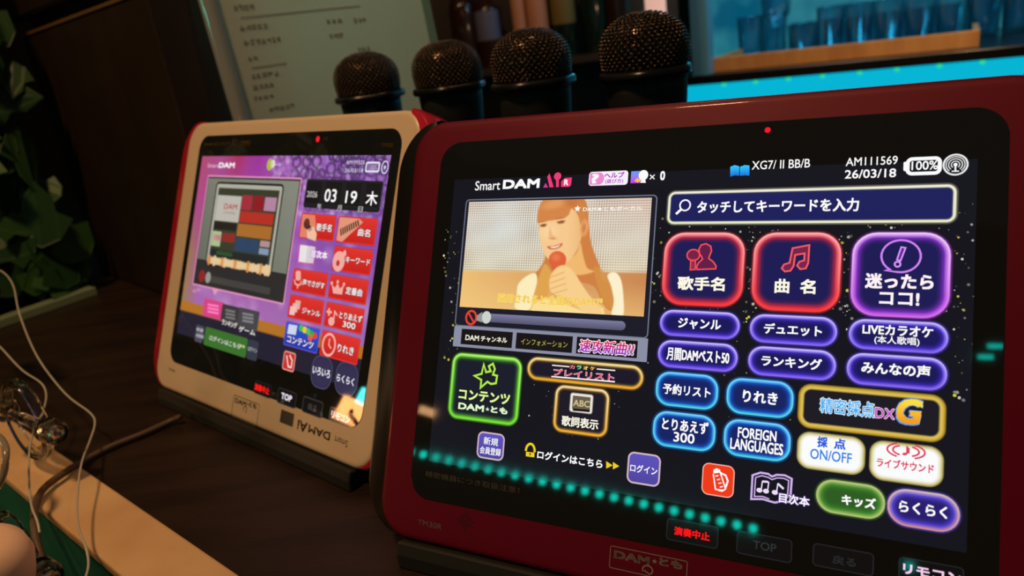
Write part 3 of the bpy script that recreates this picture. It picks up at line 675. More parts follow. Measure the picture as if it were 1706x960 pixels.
ui = UI(T1, .32); a, b = T1.uv(z3(592, 760)), T1.uv(z3(874, 790)); v0, v1 = T1.uv(z3(740, 660))[1], T1.uv(z3(725, 906))[1]
ui.neon(a[0], v0, b[0], v1, 4.6, (250, 236, 180), (246, 180, 50), (190, 130, 40), (26, 24, 38), bw=.85, gw=1.8, g0=.5)
a, b = T1.uv(z3(680, 690)), T1.uv(z3(786, 796)); ui.rings(a[0], a[1], b[0], b[1], .8, [-.6, .2, .9, 1.0], lambda k, t: ((90, 84, 76), (244, 240, 232), (226, 220, 206), (104, 92, 74))[k]); ui.up()
ui.text('ABC', z3(690, 740), z3(778, 748), 11, (206, 190, 140), .02); ui.pline([z3(688, 776), z3(778, 784)], 1.2, (20, 16, 20))
ui.text('歌詞表示', z3(628, 836), z3(824, 856), 17.5, CREAM, .02); sub('lyrics_button', ui, 'gold-edged button with an ABC icon')
ui = UI(T1, .32)
def small(za, zb, zt, zbm): 
    a, b = T1.uv(za), T1.uv(zb); v0, v1 = T1.uv(zt)[1], T1.uv(zbm)[1]
    ui.rings(a[0], v0, b[0], v1, 3.2, [0, .7, .9], lambda k, t: ((206, 180, 196), (214, 182, 190), tuple(q * (1.12 - .2 * t) for q in (84, 74, 170)))[k]); ui.up()
small(z6(531, 210), z6(684, 225), z6(615, 140), z6(600, 292))
ui.text('新規', z6(568, 185), z6(650, 194), 13, WH, .01); ui.text('会員登録', z6(546, 240), z6(666, 250), 12.5, WH, .01); sub('sign_up_button', ui, 'small violet button at the lower left of the screen')
ui = UI(T1, .32); small(z6(1383, 340), z6(1571, 360), z6(1490, 258), z6(1465, 436)); ui.text('ログイン', z6(1400, 340), z6(1554, 358), 13.5, WH, .015); sub('login_button', ui, 'small violet button beside yellow arrows')
ui = UI(T1, .32); YE = (238, 206, 30)
ui.ppoly([z6(808, 248), z6(856, 254), z6(855, 280), z6(807, 274)], YE); c = T1.uv(z6(832, 244)); ui.ringd(c, 2.5, 3.6, 1.2, YE, 14, 175, 365); ui.up(); ui.pline([z6(832, 256), z6(831, 268)], .8, (90, 70, 10))
ui.text('ログインはこちら', z6(872, 270), z6(1243, 312), 14.5, WH, .025)
for x_ in (1264, 1302): ui.ppoly([z6(x_, 302 + (x_ - 1264) * .12), z6(x_ + 36, 326 + (x_ - 1264) * .12), z6(x_, 344 + (x_ - 1264) * .12)], YE)
sub('login_hint', ui)

# ------------------------------------------------------------------ red tablet: glass keys and printing
def key(pl, root, cs, txt, col, lit, tl, tr, th, edge=(30, 30, 34), bold=.015, nm='touch_key', label=None):
    uv = [pl.uv(c) for c in cs]; u0, u1 = (uv[0][0] + uv[3][0]) / 2, (uv[1][0] + uv[2][0]) / 2; v0, v1 = (uv[0][1] + uv[1][1]) / 2, (uv[2][1] + uv[3][1]) / 2
    ui = UI(pl, .26); ui.rings(u0, v0, u1, v1, 1.8, [0, .5, .55], lambda k, t: (edge, edge, (9, 9, 10))[k]); ui.up(); ui.text(txt, tl, tr, th, col, bold); ui.build(nm, 'pix', root, label)
key(T1, t1, [z5(86, 392), z5(324, 425), z5(314, 530), z5(80, 490)], '演奏中止', (250, 16, 22), 1, z5(118, 449), z5(280, 474), 14.5, label='key lit red', bold=.03)
key(T1, t1, [z5(404, 450), z5(658, 485), z5(650, 592), z5(398, 555)], 'TOP', (44, 46, 48), 0, z5(476, 512), z5(582, 526), 14)
key(T1, t1, [z5(750, 508), z5(1030, 545), z5(1020, 650), z5(742, 612)], '戻る', (38, 40, 42), 0, z5(836, 578), z5(942, 592), 15)
key(T1, t1, [z5(1140, 575), z5(1440, 605), z5(1428, 720), z5(1130, 690)], 'リモコン', (240, 200, 232), 1, z5(1156, 626), z5(1420, 658), 17, bold=.04, label='key lit pinkish white')
ui = UI(T1, .26); c = T1.uv((1279, 217)); ui.disc(c, 1.35, 1.35, (252, 16, 40)); ui.build('status_light', 'pix', t1, 'small red lamp above the screen')
def printed(pl, root, items, m, name, w=.26):
    ui = UI(pl, w)
    for body, pl_, pr_, h, bd in items: ui.text(body, pl_, pr_, h, (0, 0, 0), bd)
    return ui.build(name, m, root)
printed(T1, t1, [('精密機器につき取扱注意！', z6(236, 378), z6(770, 462), 10.5, -.004)], 'dimprint', 'caution_lettering')
printed(T1, t1, [('TM30R', z6(190, 652), z6(328, 672), 9.5, .006)], 'greyprint', 'model_lettering', .06)
ui = UI(T1, .06); uv = [T1.uv(p) for p in ((1017, 908), (1146, 936), (1140, 962), (1014, 948))]
u0, u1, v0, v1 = uv[0][0], uv[1][0], uv[0][1] * .5 + uv[1][1] * .5, (uv[0][1] + uv[1][1]) / 2 + 10.5
ui.rings(u0, v0, u1, v1, 1.2, [0, .35], lambda k, t: (0, 0, 0), cap=False); ui.wordmark((1023, 925), (1137, 942), 13.5, (0, 0, 0), .045)
c = T1.uv((1079, 950)); ui.ringd(c, 2.4, 2.0, .6, (0, 0, 0), 16, 150, 420); ui.line([(c[0] + 1.2, c[1] + 1.8), (c[0] - 1.6, c[1] + .4)], .6, (0, 0, 0))
ui.build('contact_mark', 'greyprint', t1)
ui = UI(T1, .05)
for i in range(-4, 5):
    for j in range(-4, 5):
        if i * i + j * j < 18 and (i + j) % 2 == 0:
            c = T1.uv((775, 868)); ui.disc((c[0] + i * 1.15, c[1] + j * 1.15), .5, .5, (0, 0, 0), 8)
ui.build('speaker_grille', 'foam', t1)

# ------------------------------------------------------------------ white tablet: screen
L1 = zm(230, 170, .2931); L2 = zm(230, 430, .4167); L3 = zm(300, 230, .3022); L4 = zm(470, 280, .3541)
def paint2(uu, vv, X, Y):
    x = (uu + 148.7) / 232.1; y = (vv + 39.3) / 144.6
    C = np.zeros((len(x), 3)); C[:] = (186, 92, 196)
    C = mixin(C, np.clip(1 - (x - .0) * 3.4 - y * .9, 0, 1), (206, 84, 128), .95)
    C = mixin(C, np.clip(1.0 - np.abs(x - .24) * 9, 0, 1) * np.clip(.9 - y * 4, 0, 1), (204, 40, 70), .8)
    C = mixin(C, np.clip(1.0 - np.abs(x - .36) * 8, 0, 1) * np.clip(.9 - y * 3, 0, 1), (176, 40, 160), .7)
    C = mixin(C, np.clip((x - .5) * 3, 0, 1), (148, 92, 196), .8)
    C = mixin(C, np.clip((y - .45) * 3, 0, 1), (196, 140, 206), .6)
    C = mixin(C, np.clip(.10 - x, 0, .1) * 10 * np.clip((y - .3) * 4, 0, 1), (176, 142, 80), .9)
    r = np.random.RandomState(5)
    dark = np.zeros(len(x))
    for i in range(26):
        for j in range(10):
            cx = .46 + i * .026 + (j % 2) * .013 + r.uniform(-.006, .006); cy = .0 + j * .03 + r.uniform(-.006, .006)
            a = np.hypot((x - cx) / .015, (y - cy) / .019)
            C = mixin(C, np.clip(1.15 - a, 0, 1), (226, 206, 246) if r.rand() < .5 else (196, 150, 236), r.uniform(.45, 1))
            dark = np.maximum(dark, np.clip(1.5 - np.abs(a - 1.35) * 3.4, 0, 1) * (r.rand() < .4))
    C = mixin(C, dark * np.clip((x - .42) * 6, 0, 1) * np.clip(1 - y * 2.2, 0, 1), (48, 26, 70), .7)
    for i in range(64):
        cx, cy = r.uniform(.1, 1), r.uniform(.3, .86); s_ = r.uniform(.02, .05)
        C = mixin(C, np.clip(1.2 - np.hypot((x - cx) / s_, (y - cy) / (s_ * 1.5)), 0, 1), (232, 190, 240), r.uniform(.05, .5))
    C = mixin(C, np.clip((y - .815) * 160 + .5, 0, 1), (206, 132, 44)); C = mixin(C, np.clip((y - .868) * 160 + .5, 0, 1), (40, 36, 56))
    return C * .86
d2 = raster(T2, -148.7, -39.3, 83.4, 105.3, 190, 110, paint2, .25).build('display', 'pix2', t2)
def sub2(name, ui, label=None): return ui.build(name, 'pix2', d2, label)
ui = UI(T2, .32); ui.text('Smart', L1(398, 362), L1(460, 361), 7, (230, 190, 215), .0); ui.text('DAM', L1(462, 362), L1(552, 358), 9, (246, 240, 246), .05); sub2('header_lettering', ui)
ui = UI(T2, .32); c = T2.uv(L1(752, 356)); ui.disc(c, 4, 4.4, (176, 184, 70)); ui.disc(T2.uv(L1(768, 352)), 3, 3, (228, 224, 214)); ui.up(); ui.text('×0', L1(778, 358), L1(815, 357), 5, (226, 200, 232), .0); sub2('visitor_icon', ui)
ui = UI(T2, .32); ui.text('AM111555', L1(1186, 342), L1(1290, 346), 6.5, (226, 214, 240), .0); ui.text('26/03/18', L1(1178, 388), L1(1282, 392), 6.5, (226, 214, 240), .0)
a, b = T2.uv(L1(1300, 340)), T2.uv(L1(1372, 402)); ui.rings(a[0], a[1], b[0], b[1], 1.5, [0, 1.3], lambda k, t: (226, 220, 240), cap=False); ui.text('100%', L1(1312, 370), L1(1362, 371), 8, (200, 190, 220), 0); c = T2.uv(L1(1406, 372)); ui.ringd(c, 2.9, 3.8, .8, (220, 214, 236)); ui.disc(c, .9, 1.1, (220, 214, 236)); sub2('status_readout', ui)
# preview window showing a smaller tablet
ui = UI(T2, .32); ui.rings(-135.1, -24, -5.9, 64.3, 1.5, [0, 1.1, 1.3], lambda k, t: ((226, 150, 186), (214, 140, 180), (44, 42, 42))[k]); ui.up()
ui.raw([(-133.2, -21.6), (-8.2, -21.6), (-8.2, 43), (-133.2, 43)], [(0, 1, 2, 3)], [(118, 122, 108), (132, 136, 122), (118, 122, 110), (104, 106, 96)]); ui.up()
a, b = T2.uv(L3(212, 256)), T2.uv(L3(575, 270)); vb_ = T2.uv(L3(320, 728))[1]
A0 = T2.uv(L3(214, 255)); A1 = T2.uv(L3(505, 760)); uL, uR, vT, vB = A0[0] - 3, T2.uv(L3(572, 300))[0], A0[1] - 2, A1[1]
ui.rings(uL, vT, uR, vB, 4, [0, 1.6, 1.8, 4.6, 4.8], lambda k, t: ((30, 28, 26), (30, 28, 26), (176, 174, 160), (170, 168, 156), (56, 60, 42))[k]); ui.up()
def cell(x0, y0, x1, y1, col, r=.5): ui.rr(uL + 5 + (uR - uL - 10) * x0, vT + 5 + (vB - vT - 10) * y0, uL + 5 + (uR - uL - 10) * x1, vT + 5 + (vB - vT - 10) * y1, r, col)
cell(0, .10, .42, .46, (186, 182, 172)); cell(.43, .08, .60, .28, (164, 44, 60)); cell(.62, .08, .78, .28, (142, 26, 34)); cell(.80, .09, .98, .27, (178, 130, 160)); cell(.43, .30, .97, .45, (178, 48, 36))
cell(0, .48, .40, .58, (36, 32, 28)); cell(.42, .47, .97, .64, (168, 106, 44)); cell(.0, .61, .16, .82, (168, 190, 140)); cell(.02, .66, .15, .74, (196, 110, 130)); cell(.18, .62, .40, .74, (140, 44, 40)); cell(.42, .66, .80, .84, (44, 66, 96)); cell(.82, .66, .97, .74, (178, 140, 140)); cell(.82, .76, .97, .84, (130, 150, 176)); cell(.0, .86, .97, .96, (36, 40, 40)); cell(.12, .87, .40, .93, (52, 92, 46))
ui.up(); ui.text('DAM', L3(246, 378), L3(318, 380), 9, (176, 52, 48), .02); ui.text('CHANNEL', L3(242, 412), L3(308, 414), 4, (120, 116, 108), 0)
for i in range(24):
    c = T2.uv(L3(164 + i * 14.2, 672 + i * 2.6)); rr_ = random.Random(i).uniform(2.6, 4.4); ui.disc(c, 2.9, rr_, (226, 196, 150) if i % 5 else (214, 140, 70), 10)
ui.up()
sl0, sl1 = T2.uv(L3(170, 782)), T2.uv(L3(500, 842)); sv = (sl0[1] + sl1[1]) / 2; ui.rr(sl0[0], sv - 2.5, sl1[0], sv + 2.5, .8, (66, 64, 62)); ui.up()
ui.disc(T2.uv(L3(158, 770)), 4, 4.4, (150, 148, 142)); ui.up(); ui.disc(T2.uv(L3(124, 762)), 4.6, 4.8, (146, 34, 40)); c = T2.uv(L3(196, 850))
ui.poly([(c[0] - 5, 63.6), (c[0] + 5, 63.6), (c[0], 68.5)], (226, 150, 186))
sub2('preview_window', ui)
# date panel
ui = UI(T2, .32); ui.rr(.1, -23.2, 80, -3.7, 2, (27, 26, 30)); ui.up()
for x0, x1 in ((.5, 19), (21, 41), (43, 61), (63, 79.5)): ui.rings(x0 + .6, -22.2, x1 - .6, -6.2, 1, [0, .25, .3], lambda k, t: ((44, 42, 48), (44, 42, 48), (20, 19, 22))[k])
ui.up(); ui.text('2026', L4(120, 122), L4(168, 126), 10, (214, 210, 206), .0); ui.text('03', L4(203, 128), L4(258, 132), 21.5, WH, .01); ui.text('19', L4(302, 136), L4(354, 140), 21, WH, .01); ui.text('木', L4(398, 142), L4(452, 146), 24, WH, .01)
for t_, x_, y_ in (('年', 168, 180), ('月', 263, 187), ('日', 362, 194)): ui.text(t_, L4(x_, y_), L4(x_ + 20, y_ + 1), 8.5, (210, 208, 210), 0)
sub2('date_panel', ui)
RD, RD2 = (222, 52, 44), (196, 30, 28)
def rb(u0, v0, u1, v1, txts, deco=None, ct=RD, cb=RD2):
    ui = UI(T2, .32); ui.rings(u0, v0, u1, v1, 1.2, [0, .7, 1.0], lambda k, t: ((130, 20, 22), tuple(min(255, q * 1.15) for q in ct), tuple(a + (b - a) * t for a, b in zip(ct, cb)))[k]); ui.up()
    if deco: deco(ui)
    ui.up()
    for t in txts: ui.outlined(t[0], t[1], t[2], t[3], (246, 240, 240), (90, 20, 24), .05, .015)
    sub2('menu_button', ui)
PKC = (240, 170, 160)
def d_sing(ui):
    ui.poly([(1, 1), (15, 1), (18, 9), (14, 16.5), (1, 16.5)], (226, 130, 100)); ui.up(); ui.ppoly([L4(105, 255), L4(130, 262), L4(145, 290), L4(130, 300), L4(108, 275)], (70, 34, 30)); ui.disc(T2.uv(L4(118, 262)), 3.4, 3.6, (96, 50, 44)); ui.ppoly([L4(120, 290), L4(150, 275), L4(165, 310), L4(160, 345), L4(120, 330)], (240, 190, 160))
rb(0, 0, 38.7, 17.2, [('歌手名', L4(165, 278), L4(236, 284), 13)], d_sing)
def d_piano(ui):
    ui.poly([(42, 1), (62, 1), (66, 3), (48, 16.5), (42, 16)], (226, 150, 120)); ui.up()
    for i in range(9):
        x0 = 44 + i * 2.0; ui.poly([(x0, 8.5 - i * .8), (x0 + 1.2, 8 - i * .8), (x0 + 2.8, 12.4 - i * .9), (x0 + 1.6, 13 - i * .9)], (44, 30, 30))
rb(41.1, 0, 80, 17.2, [('曲', L4(360, 302), L4(386, 304), 13), ('名', L4(390, 306), L4(418, 308), 13)], d_piano)
ui = UI(T2, .32)
ui.ppoly([L4(82, 366), L4(108, 362), L4(122, 370), L4(140, 366), L4(162, 374), L4(152, 456), L4(130, 452), L4(112, 456), L4(96, 446), L4(74, 450)], (214, 90, 176)); ui.up(); ui.ppoly([L4(88, 362), L4(122, 366), L4(112, 446), L4(80, 440)], (232, 226, 226)); ui.ppoly([L4(122, 366), L4(158, 372), L4(148, 448), L4(112, 446)], (214, 204, 212)); ui.up()
ui.outlined('目次本', L4(140, 404), L4(216, 412), 13, (250, 246, 250), (170, 90, 190), .06, .02); sub2('songbook_icon', ui)
def d_key(ui): ui.disc(T2.uv(L4(268, 440)), 6.2, 6.6, PKC); ui.pline([L4(272, 425), L4(302, 392)], 2.6, PKC); ui.pline([L4(292, 402), L4(302, 412)], 2, PKC); ui.up(); ui.disc(T2.uv(L4(265, 448)), 1.8, 2, (190, 50, 44))
rb(41.1, 19.5, 80, 35.5, [('キーワード', L4(302, 430), L4(416, 446), 11)], d_key)
def d_mic(ui): ui.ppoly(rrect(*L4(66, 484), *L4(90, 530), 3.5), PKC); ui.pline([L4(60, 525), L4(64, 545), L4(76, 552), L4(88, 548), L4(94, 532)], 1.2, PKC); ui.pline([L4(76, 552), L4(74, 568)], 1.4, PKC)
rb(0, 38, 38.7, 53.6, [('声でさがす', L4(98, 540), L4(203, 552), 11)], d_mic)
def d_crown(ui): ui.ppoly([L4(236, 545), L4(250, 565), L4(264, 542), L4(274, 568), L4(292, 552), L4(284, 596), L4(242, 590)], PKC); [ui.disc(T2.uv(L4(x_, y_)), 1.2, 1.2, PKC) for x_, y_ in ((236, 542), (264, 536), (293, 548))]
rb(41.1, 38, 80, 53.6, [('定番曲', L4(302, 578), L4(380, 586), 13)], d_crown)
def d_pages(ui):
    for i in range(3): ui.ppoly([L4(66 - i * 12, 622 + i * 14), L4(90 - i * 12, 626 + i * 14), L4(84 - i * 12, 666 + i * 14), L4(60 - i * 12, 662 + i * 14)], tuple(q - 10 * (2 - i) for q in (244, 190, 184))); ui.up()
rb(0, 56, 38.7, 71.8, [('ジャンル', L4(98, 672), L4(182, 686), 11)], d_pages)
def d_note(ui): ui.pline([L4(224, 660), L4(222, 696)], 1.6, PKC); ui.pline([L4(212, 676), L4(236, 680)], 1.6, PKC); ui.disc(T2.uv(L4(234, 722)), 3.2, 2.8, PKC); ui.pline([L4(244, 722), L4(250, 676), L4(262, 694)], 1.2, PKC)
rb(41.1, 56, 80, 71.8, [('とりあえず', L4(272, 694), L4(380, 710), 12), ('300', L4(288, 736), L4(348, 744), 10.5)], d_note)
def d_doc(ui): ui.ppoly([L4(34, 735), L4(74, 742), L4(66, 786), L4(26, 780)], (206, 214, 236)); [ui.disc(T2.uv(L4(x_, y_)), 2.6, 2.2, c_) for x_, y_, c_ in ((92, 754, (70, 190, 70)), (108, 762, (236, 200, 50)), (124, 770, (80, 190, 90)), (140, 780, (60, 160, 70)), (134, 798, (230, 90, 40)), (156, 790, (230, 60, 50)))]
rb(0, 74.4, 38.7, 90.9, [('コンテンツ', L4(26, 808), L4(150, 832), 12)], d_doc, (44, 84, 206), (28, 54, 170))
def d_clock(ui): c = T2.uv(L4(222, 832)); ui.ringd(c, 6.4, 6.8, 1.6, PKC); ui.line([(c[0], c[1] - 4), c, (c[0] + 2.8, c[1] + 2)], 1.1, PKC)
rb(41.1, 74.4, 80, 90.9, [('りれき', L4(264, 848), L4(340, 862), 14)], d_clock)
# lower tabs and strip
ui = UI(T2, .32)
for xa, ya, xb, yb, c_, t_ in ((268, 160, 338, 250, (214, 66, 130), None), (340, 182, 404, 268, (60, 56, 58), 'ランキング'), (408, 196, 478, 296, (70, 68, 72), 'ゲーム')):
    a, b = T2.uv(L2(xa, ya)), T2.uv(L2(xb, yb)); ui.rr(a[0], a[1], b[0], b[1], 1.5, c_); ui.up()
    m_ = L2((xa + xb) / 2, ya + 36)
    for j in range(3): ui.pline([L2(xa + 12, ya + 26 + 14 * j), L2(xb - 14, ya + 34 + 14 * j)], 1.6, tuple(min(255, q + 60) for q in c_))
    ui.up()
    if t_: ui.outlined(t_, L2(xa - 2, yb - 12), L2(xb - 6, yb + 2), 10, (244, 240, 240), (60, 50, 56), .05, .015)
sub2('lower_tabs', ui)
ui = UI(T2, .32); a, b = T2.uv(L2(268, 310)), T2.uv(L2(436, 362)); vm = (a[1] + b[1]) / 2; ui.rr(a[0], vm - 7, b[0], vm + 7, 1.5, (58, 112, 44)); ui.rr(b[0] + 1, vm - 7, T2.uv(L2(480, 376))[0], vm + 7, 2, (52, 56, 70)); a = T2.uv(L2(232, 295)); ui.rr(a[0], vm - 6.5, a[0] + 12, vm + 6.5, 1.5, (74, 72, 88)); ui.up()
ui.text('ログインはこちら', L2(288, 320), L2(410, 352), 9, (222, 226, 214), .01); ui.text('▶▶', L2(410, 350), L2(430, 357), 6, (210, 214, 150), 0); ui.text('ログイン', L2(442, 361), L2(478, 372), 7.5, (214, 214, 222), 0); ui.text('新規', L2(236, 284), L2(262, 292), 6, (220, 220, 226), 0); ui.text('会員登録', L2(234, 308), L2(264, 316), 6, (220, 220, 226), 0)
sub2('login_strip', ui)
ui = UI(T2, .32); a, b = T2.uv(L2(582, 405)), T2.uv(L2(628, 425)); v0, v1 = T2.uv(L2(606, 374))[1], T2.uv(L2(602, 452))[1]; ui.rings(a[0], v0, b[0], v1, 2, [0, .8, 1], lambda k, t: ((226, 150, 140), (226, 150, 140), (200, 44, 40))[k]); ui.up(); ui.pline([L2(596, 390), L2(602, 434), L2(614, 438), L2(618, 410), L2(608, 388)], 1.1, (240, 220, 216)); sub2('microphone_button', ui)
for xa, xb, y0, y1, t_, tl, tr in ((694, 778, 452, 462, 'いろいろ', (700, 448), (770, 464)), (790, 880, 480, 490, 'らくらく', (796, 480), (866, 494))):
    ui = UI(T2, .32); a, b = T2.uv(L2(xa, y0)), T2.uv(L2(xb, y1)); vm = (a[1] + b[1]) / 2; ui.rings(a[0], vm - 10.5, b[0], vm + 10.5, 8, [0, .8, 1, 3], lambda k, t: ((70, 66, 100), (70, 66, 100), (44, 40, 70), (50, 46, 78))[k]); ui.up(); ui.text(t_, L2(*tl), L2(*tr), 13.5, (232, 230, 240), .02); sub2('capsule_button', ui)
# keys and printing
key(T2, t2, [L2(470, 488), L2(540, 510), L2(528, 560), L2(462, 540)], '演奏中止', (255, 24, 20), 1, L2(468, 514), L2(526, 534), 12, bold=.03, label='key lit red')
key(T2, t2, [L2(562, 518), L2(638, 540), L2(628, 602), L2(556, 578)], 'TOP', (244, 236, 250), 1, L2(574, 550), L2(616, 564), 11, (50, 46, 44), .03, label='key lit white')
key(T2, t2, [L2(662, 552), L2(744, 576), L2(734, 640), L2(656, 616)], '戻る', (64, 60, 56), 0, L2(680, 592), L2(716, 602), 12, (64, 60, 56))
key(T2, t2, [L2(770, 592), L2(870, 626), L2(858, 680), L2(764, 648)], 'リモコン', (246, 232, 240), 1, L2(774, 626), L2(848, 648), 13, (70, 64, 60), .03, label='key lit white')
ui = UI(T2, .26); ui.disc(T2.uv((530, 232)), 2.1, 2.1, (255, 26, 36)); ui.build('status_light', 'pix', t2, 'small red lamp above the screen')
printed(T2, t2, [('Smart', L1(378, 240), L1(440, 238), 5, .0), ('DAM', L1(440, 240), L1(524, 235), 6, .03), ('Ai', L1(530, 232), L1(560, 230), 11, .03), ('TYPE', L1(588, 236), L1(640, 234), 8, .05)], 'goldprint', 'bezel_lettering')
printed(T2, t2, [('TM30', L1(1385, 246), L1(1452, 246), 7, .03)], 'goldprint', 'model_lettering')
printed(T2, t2, [('IR', L1(1056, 210), L1(1084, 209), 7, .03)], 'dimprint', 'sensor_lettering')
printed(T2, t2, [('TM30', L2(122, 446), L2(148, 450), 4, .02)], 'darkprint', 'small_lettering', .06)
ui = UI(T2, .06)
a, b = T2.uv(L2(382, 562)), T2.uv(L2(486, 592)); ui.rings(a[0], a[1] - 3, b[0], b[1] + 15, 1.5, [0, .5], lambda k, t: (0, 0, 0), cap=False)
ui.wordmark(L2(388, 570), L2(474, 594), 8.5, (0, 0, 0), .04); ui.ringd(T2.uv(L2(428, 606)), 2.2, 2.4, .6, (0, 0, 0), 12, 150, 420); ui.build('contact_mark', 'darkprint', t2)
ui = UI(T2, .06); ui.text('Smart', L2(786, 722), L2(838, 748), 12, (0, 0, 0), .0, flip=True); ui.text('DAM', L2(682, 682), L2(768, 714), 14, (0, 0, 0), .035, flip=True); ui.text('Ai', L2(638, 664), L2(676, 682), 18, (0, 0, 0), .025, flip=True)
a, b = T2.uv(L2(570, 632)), T2.uv(L2(622, 648)); ui.rr(a[0], (a[1] + b[1]) / 2 - 4.3, b[0], (a[1] + b[1]) / 2 + 4.3, .6, (0, 0, 0)); ui.build('upside_down_lettering', 'darkprint', t2)

# ------------------------------------------------------------------ microphones standing in a row behind the tablets
def mic_meshes():
    g = MB(); rows = []; seg = 40; R0, hd = 0.0278, 0.0365
    n = 21
    for j in range(n):
        t = j / (n - 1)
        if t < .3: r, z = R0 * (.965 + .035 * math.sin(t / .3 * math.pi / 2)), .0015 + .0125 * t / .3
        else:
            a = (t - .3) / .7 * math.radians(86); r, z = R0 * math.cos(a) ** .86, .014 + .0215 * math.sin(a)
        rows.append([(r * math.cos(2 * math.pi * (i + .5 * (j % 2)) / seg), r * math.sin(2 * math.pi * (i + .5 * (j % 2)) / seg), z) for i in range(seg)])
    me = bpy.data.meshes.new('grille'); bm = bmesh.new()
    vs = [[bm.verts.new(p) for p in r] for r in rows]
    for j in range(n - 2):
        for i in range(seg):
            d = j % 2
            a, b, c_, e_ = vs[j][i], vs[j + 1][(i + d) % seg], vs[j + 2][i], vs[j + 1][(i - 1 + d) % seg]
            bm.faces.new((a, b, c_, e_))
    bmesh.ops.wireframe(bm, faces=bm.faces, thickness=.0006, offset=0, use_replace=True, use_boundary=True, use_even_offset=True)
    for j in range(1, n - 1):                 # the woven wires stand out where they cross
        for i in range(seg):
            if j > n * .75 and i % 2: continue
            p = Vector(rows[j][i]); sz = .00098 if j < n * .6 else .0008
            bmesh.ops.create_icosphere(bm, subdivisions=1, radius=sz, matrix=Matrix.Translation(p * 1.004))
    bm.to_mesh(me); bm.free()
    for p in me.polygons: p.use_smooth = True
    me.materials.append(M['steel'])
    f = MB().lathe([(.0255, .001), (.0262, .011), (.0258, .015), (.0230, .0245), (.017, .0308), (.008, .0338), (.001, .0344)], 32)
    mf = bpy.data.meshes.new('inner_foam'); mf.from_pydata(f.v, [], f.f); mf.materials.append(M['foam'])
    c = MB().lathe([(.0262, -.0045), (.0295, -.0035), (.0300, -.0012), (.0293, .0012), (.0270, .0022)], 72, lob=lambda a: 1 + .028 * math.cos(6 * a))
    mc = bpy.data.meshes.new('collar'); mc.from_pydata(c.v, [], c.f); mc.materials.append(M['black']); [setattr(p, 'use_smooth', True) for p in mc.polygons]
    b = MB().lathe([(.0262, -.003), (.0258, -.012), (.0246, -.026), (.0215, -.040), (.0180, -.055), (.0165, -.085), (.0150, -.15), (.0145, -.186), (.0148, -.19), (.0148, -.197)], 40)
    mb_ = bpy.data.meshes.new('handle'); mb_.from_pydata(b.v, [], b.f); mb_.materials.append(M['matte']); [setattr(p, 'use_smooth', True) for p in mb_.polygons]
    k = MB().box((0, -.0172, -.10), .0035, .0016, .009)
    ms = bpy.data.meshes.new('switch'); ms.from_pydata(k.v, [], k.f); ms.materials.append(M['black'])
    return me, mf, mc, mb_, ms
mm = mic_meshes()
mics = [((616, 158), .640, 'smallest looking black microphone, first in the row, against the menu sheet', 5),
        ((748, 140), .600, 'black microphone second in the row, beside the corner of the white tablet', 20),
        ((888, 137), .520, 'black microphone third in the row, before the dark back shelf', 3),
        ((1075, 115), .470, 'biggest looking black microphone, last in the row, beside the cyan light panel', 14)]
for p, dep, lab, rot in mics:
    P = at(p, dep); P[2] = .197
    r_ = empty('microphone', P, lab, 'microphone', 'microphones in a row behind the tablets'); r_.rotation_euler = (0, 0, math.radians(rot))
    for nm, me in zip(('grille', 'inner_foam', 'collar', 'handle', 'switch'), mm):
        o = bpy.data.objects.new(nm, me); COL.objects.link(o); o.parent = r_

# ------------------------------------------------------------------ menu sheet behind the white tablet
PL, PR = at((382, 100), .665), at((741, 30), .80)
PL[2] = PR[2] = 0; mx_ = PR - PL; mw_ = np.linalg.norm(mx_); mx_ /= mw_; mn = np.array([mx_[1], -mx_[0], 0])      # mn towards the camera
lean = np.array([0, 0, 1.0]) - mn * .06 - mx_ * .02; lean /= np.linalg.norm(lean)
def mp(a, h, w=0.0): return PL + mx_ * a + lean * h + np.cross(mx_, lean) * (w if np.cross(mx_, lean) @ mn > 0 else -w)
def sheet_at(p):
    nrm = np.cross(mx_, lean); d = ray(p); t = ((PL - CAMP) @ nrm) / (d @ nrm); Q = CAMP + d * t - PL
    G = np.linalg.lstsq(np.stack([mx_, lean], 1), Q, rcond=None)[0]; return G
ms = empty('menu_sheet', PL, 'large grey menu sheet in a clear plastic sleeve behind the white tablet', 'menu')
hh = .44
def paper_translucent():
    m = M['paper']; nt = m.node_tree; b = nt.nodes['Principled BSDF']; o = nt.nodes['Material Output']
    t = nt.nodes.new('ShaderNodeBsdfTranslucent'); t.inputs['Color'].default_value = (.62, .68, .6, 1); x = nt.nodes.new('ShaderNodeMixShader'); x.inputs['Fac'].default_value = .4
    nt.links.new(b.outputs[0], x.inputs[1]); nt.links.new(t.outputs[0], x.inputs[2]); nt.links.new(x.outputs[0], o.inputs['Surface']); return m
def mput(o): o.location = -Vector(PL); o.parent = ms; return o
mb = MB(); mb.loft([[mp(.012, .004, w), mp(mw_ - .010, .004, w), mp(mw_ - .010, hh, w), mp(.012, hh, w)] for w in (-.0004, .0004)]); mput(mb.build('paper', paper_translucent()))
slv = mat('plastic_sleeve', (150, 160, 156), 0.1, spec=1.0, ior=1.8)
mb = MB(); mb.loft([[mp(-.002 + .008 * (1 - math.cos(a)), h, .0055 * math.sin(a) + .0006) for a in np.linspace(0, math.pi, 12)] + [mp(.014, h, -.001), mp(-.002, h, -.001)] for h in (.002, hh + .004)]); mput(mb.build('sleeve_fold', slv, auto=.8, label='shiny rounded fold along the left edge of the sleeve'))
mb = MB(); mb.loft([[mp(mw_ - .0105, h, .001), mp(mw_, h, .001), mp(mw_, h, -.001), mp(mw_ - .0105, h, -.001)] for h in (.002, hh + .004)]); mput(mb.build('sleeve_edge', mat('plastic_sleeve_edge', (110, 150, 142), 0.2)))
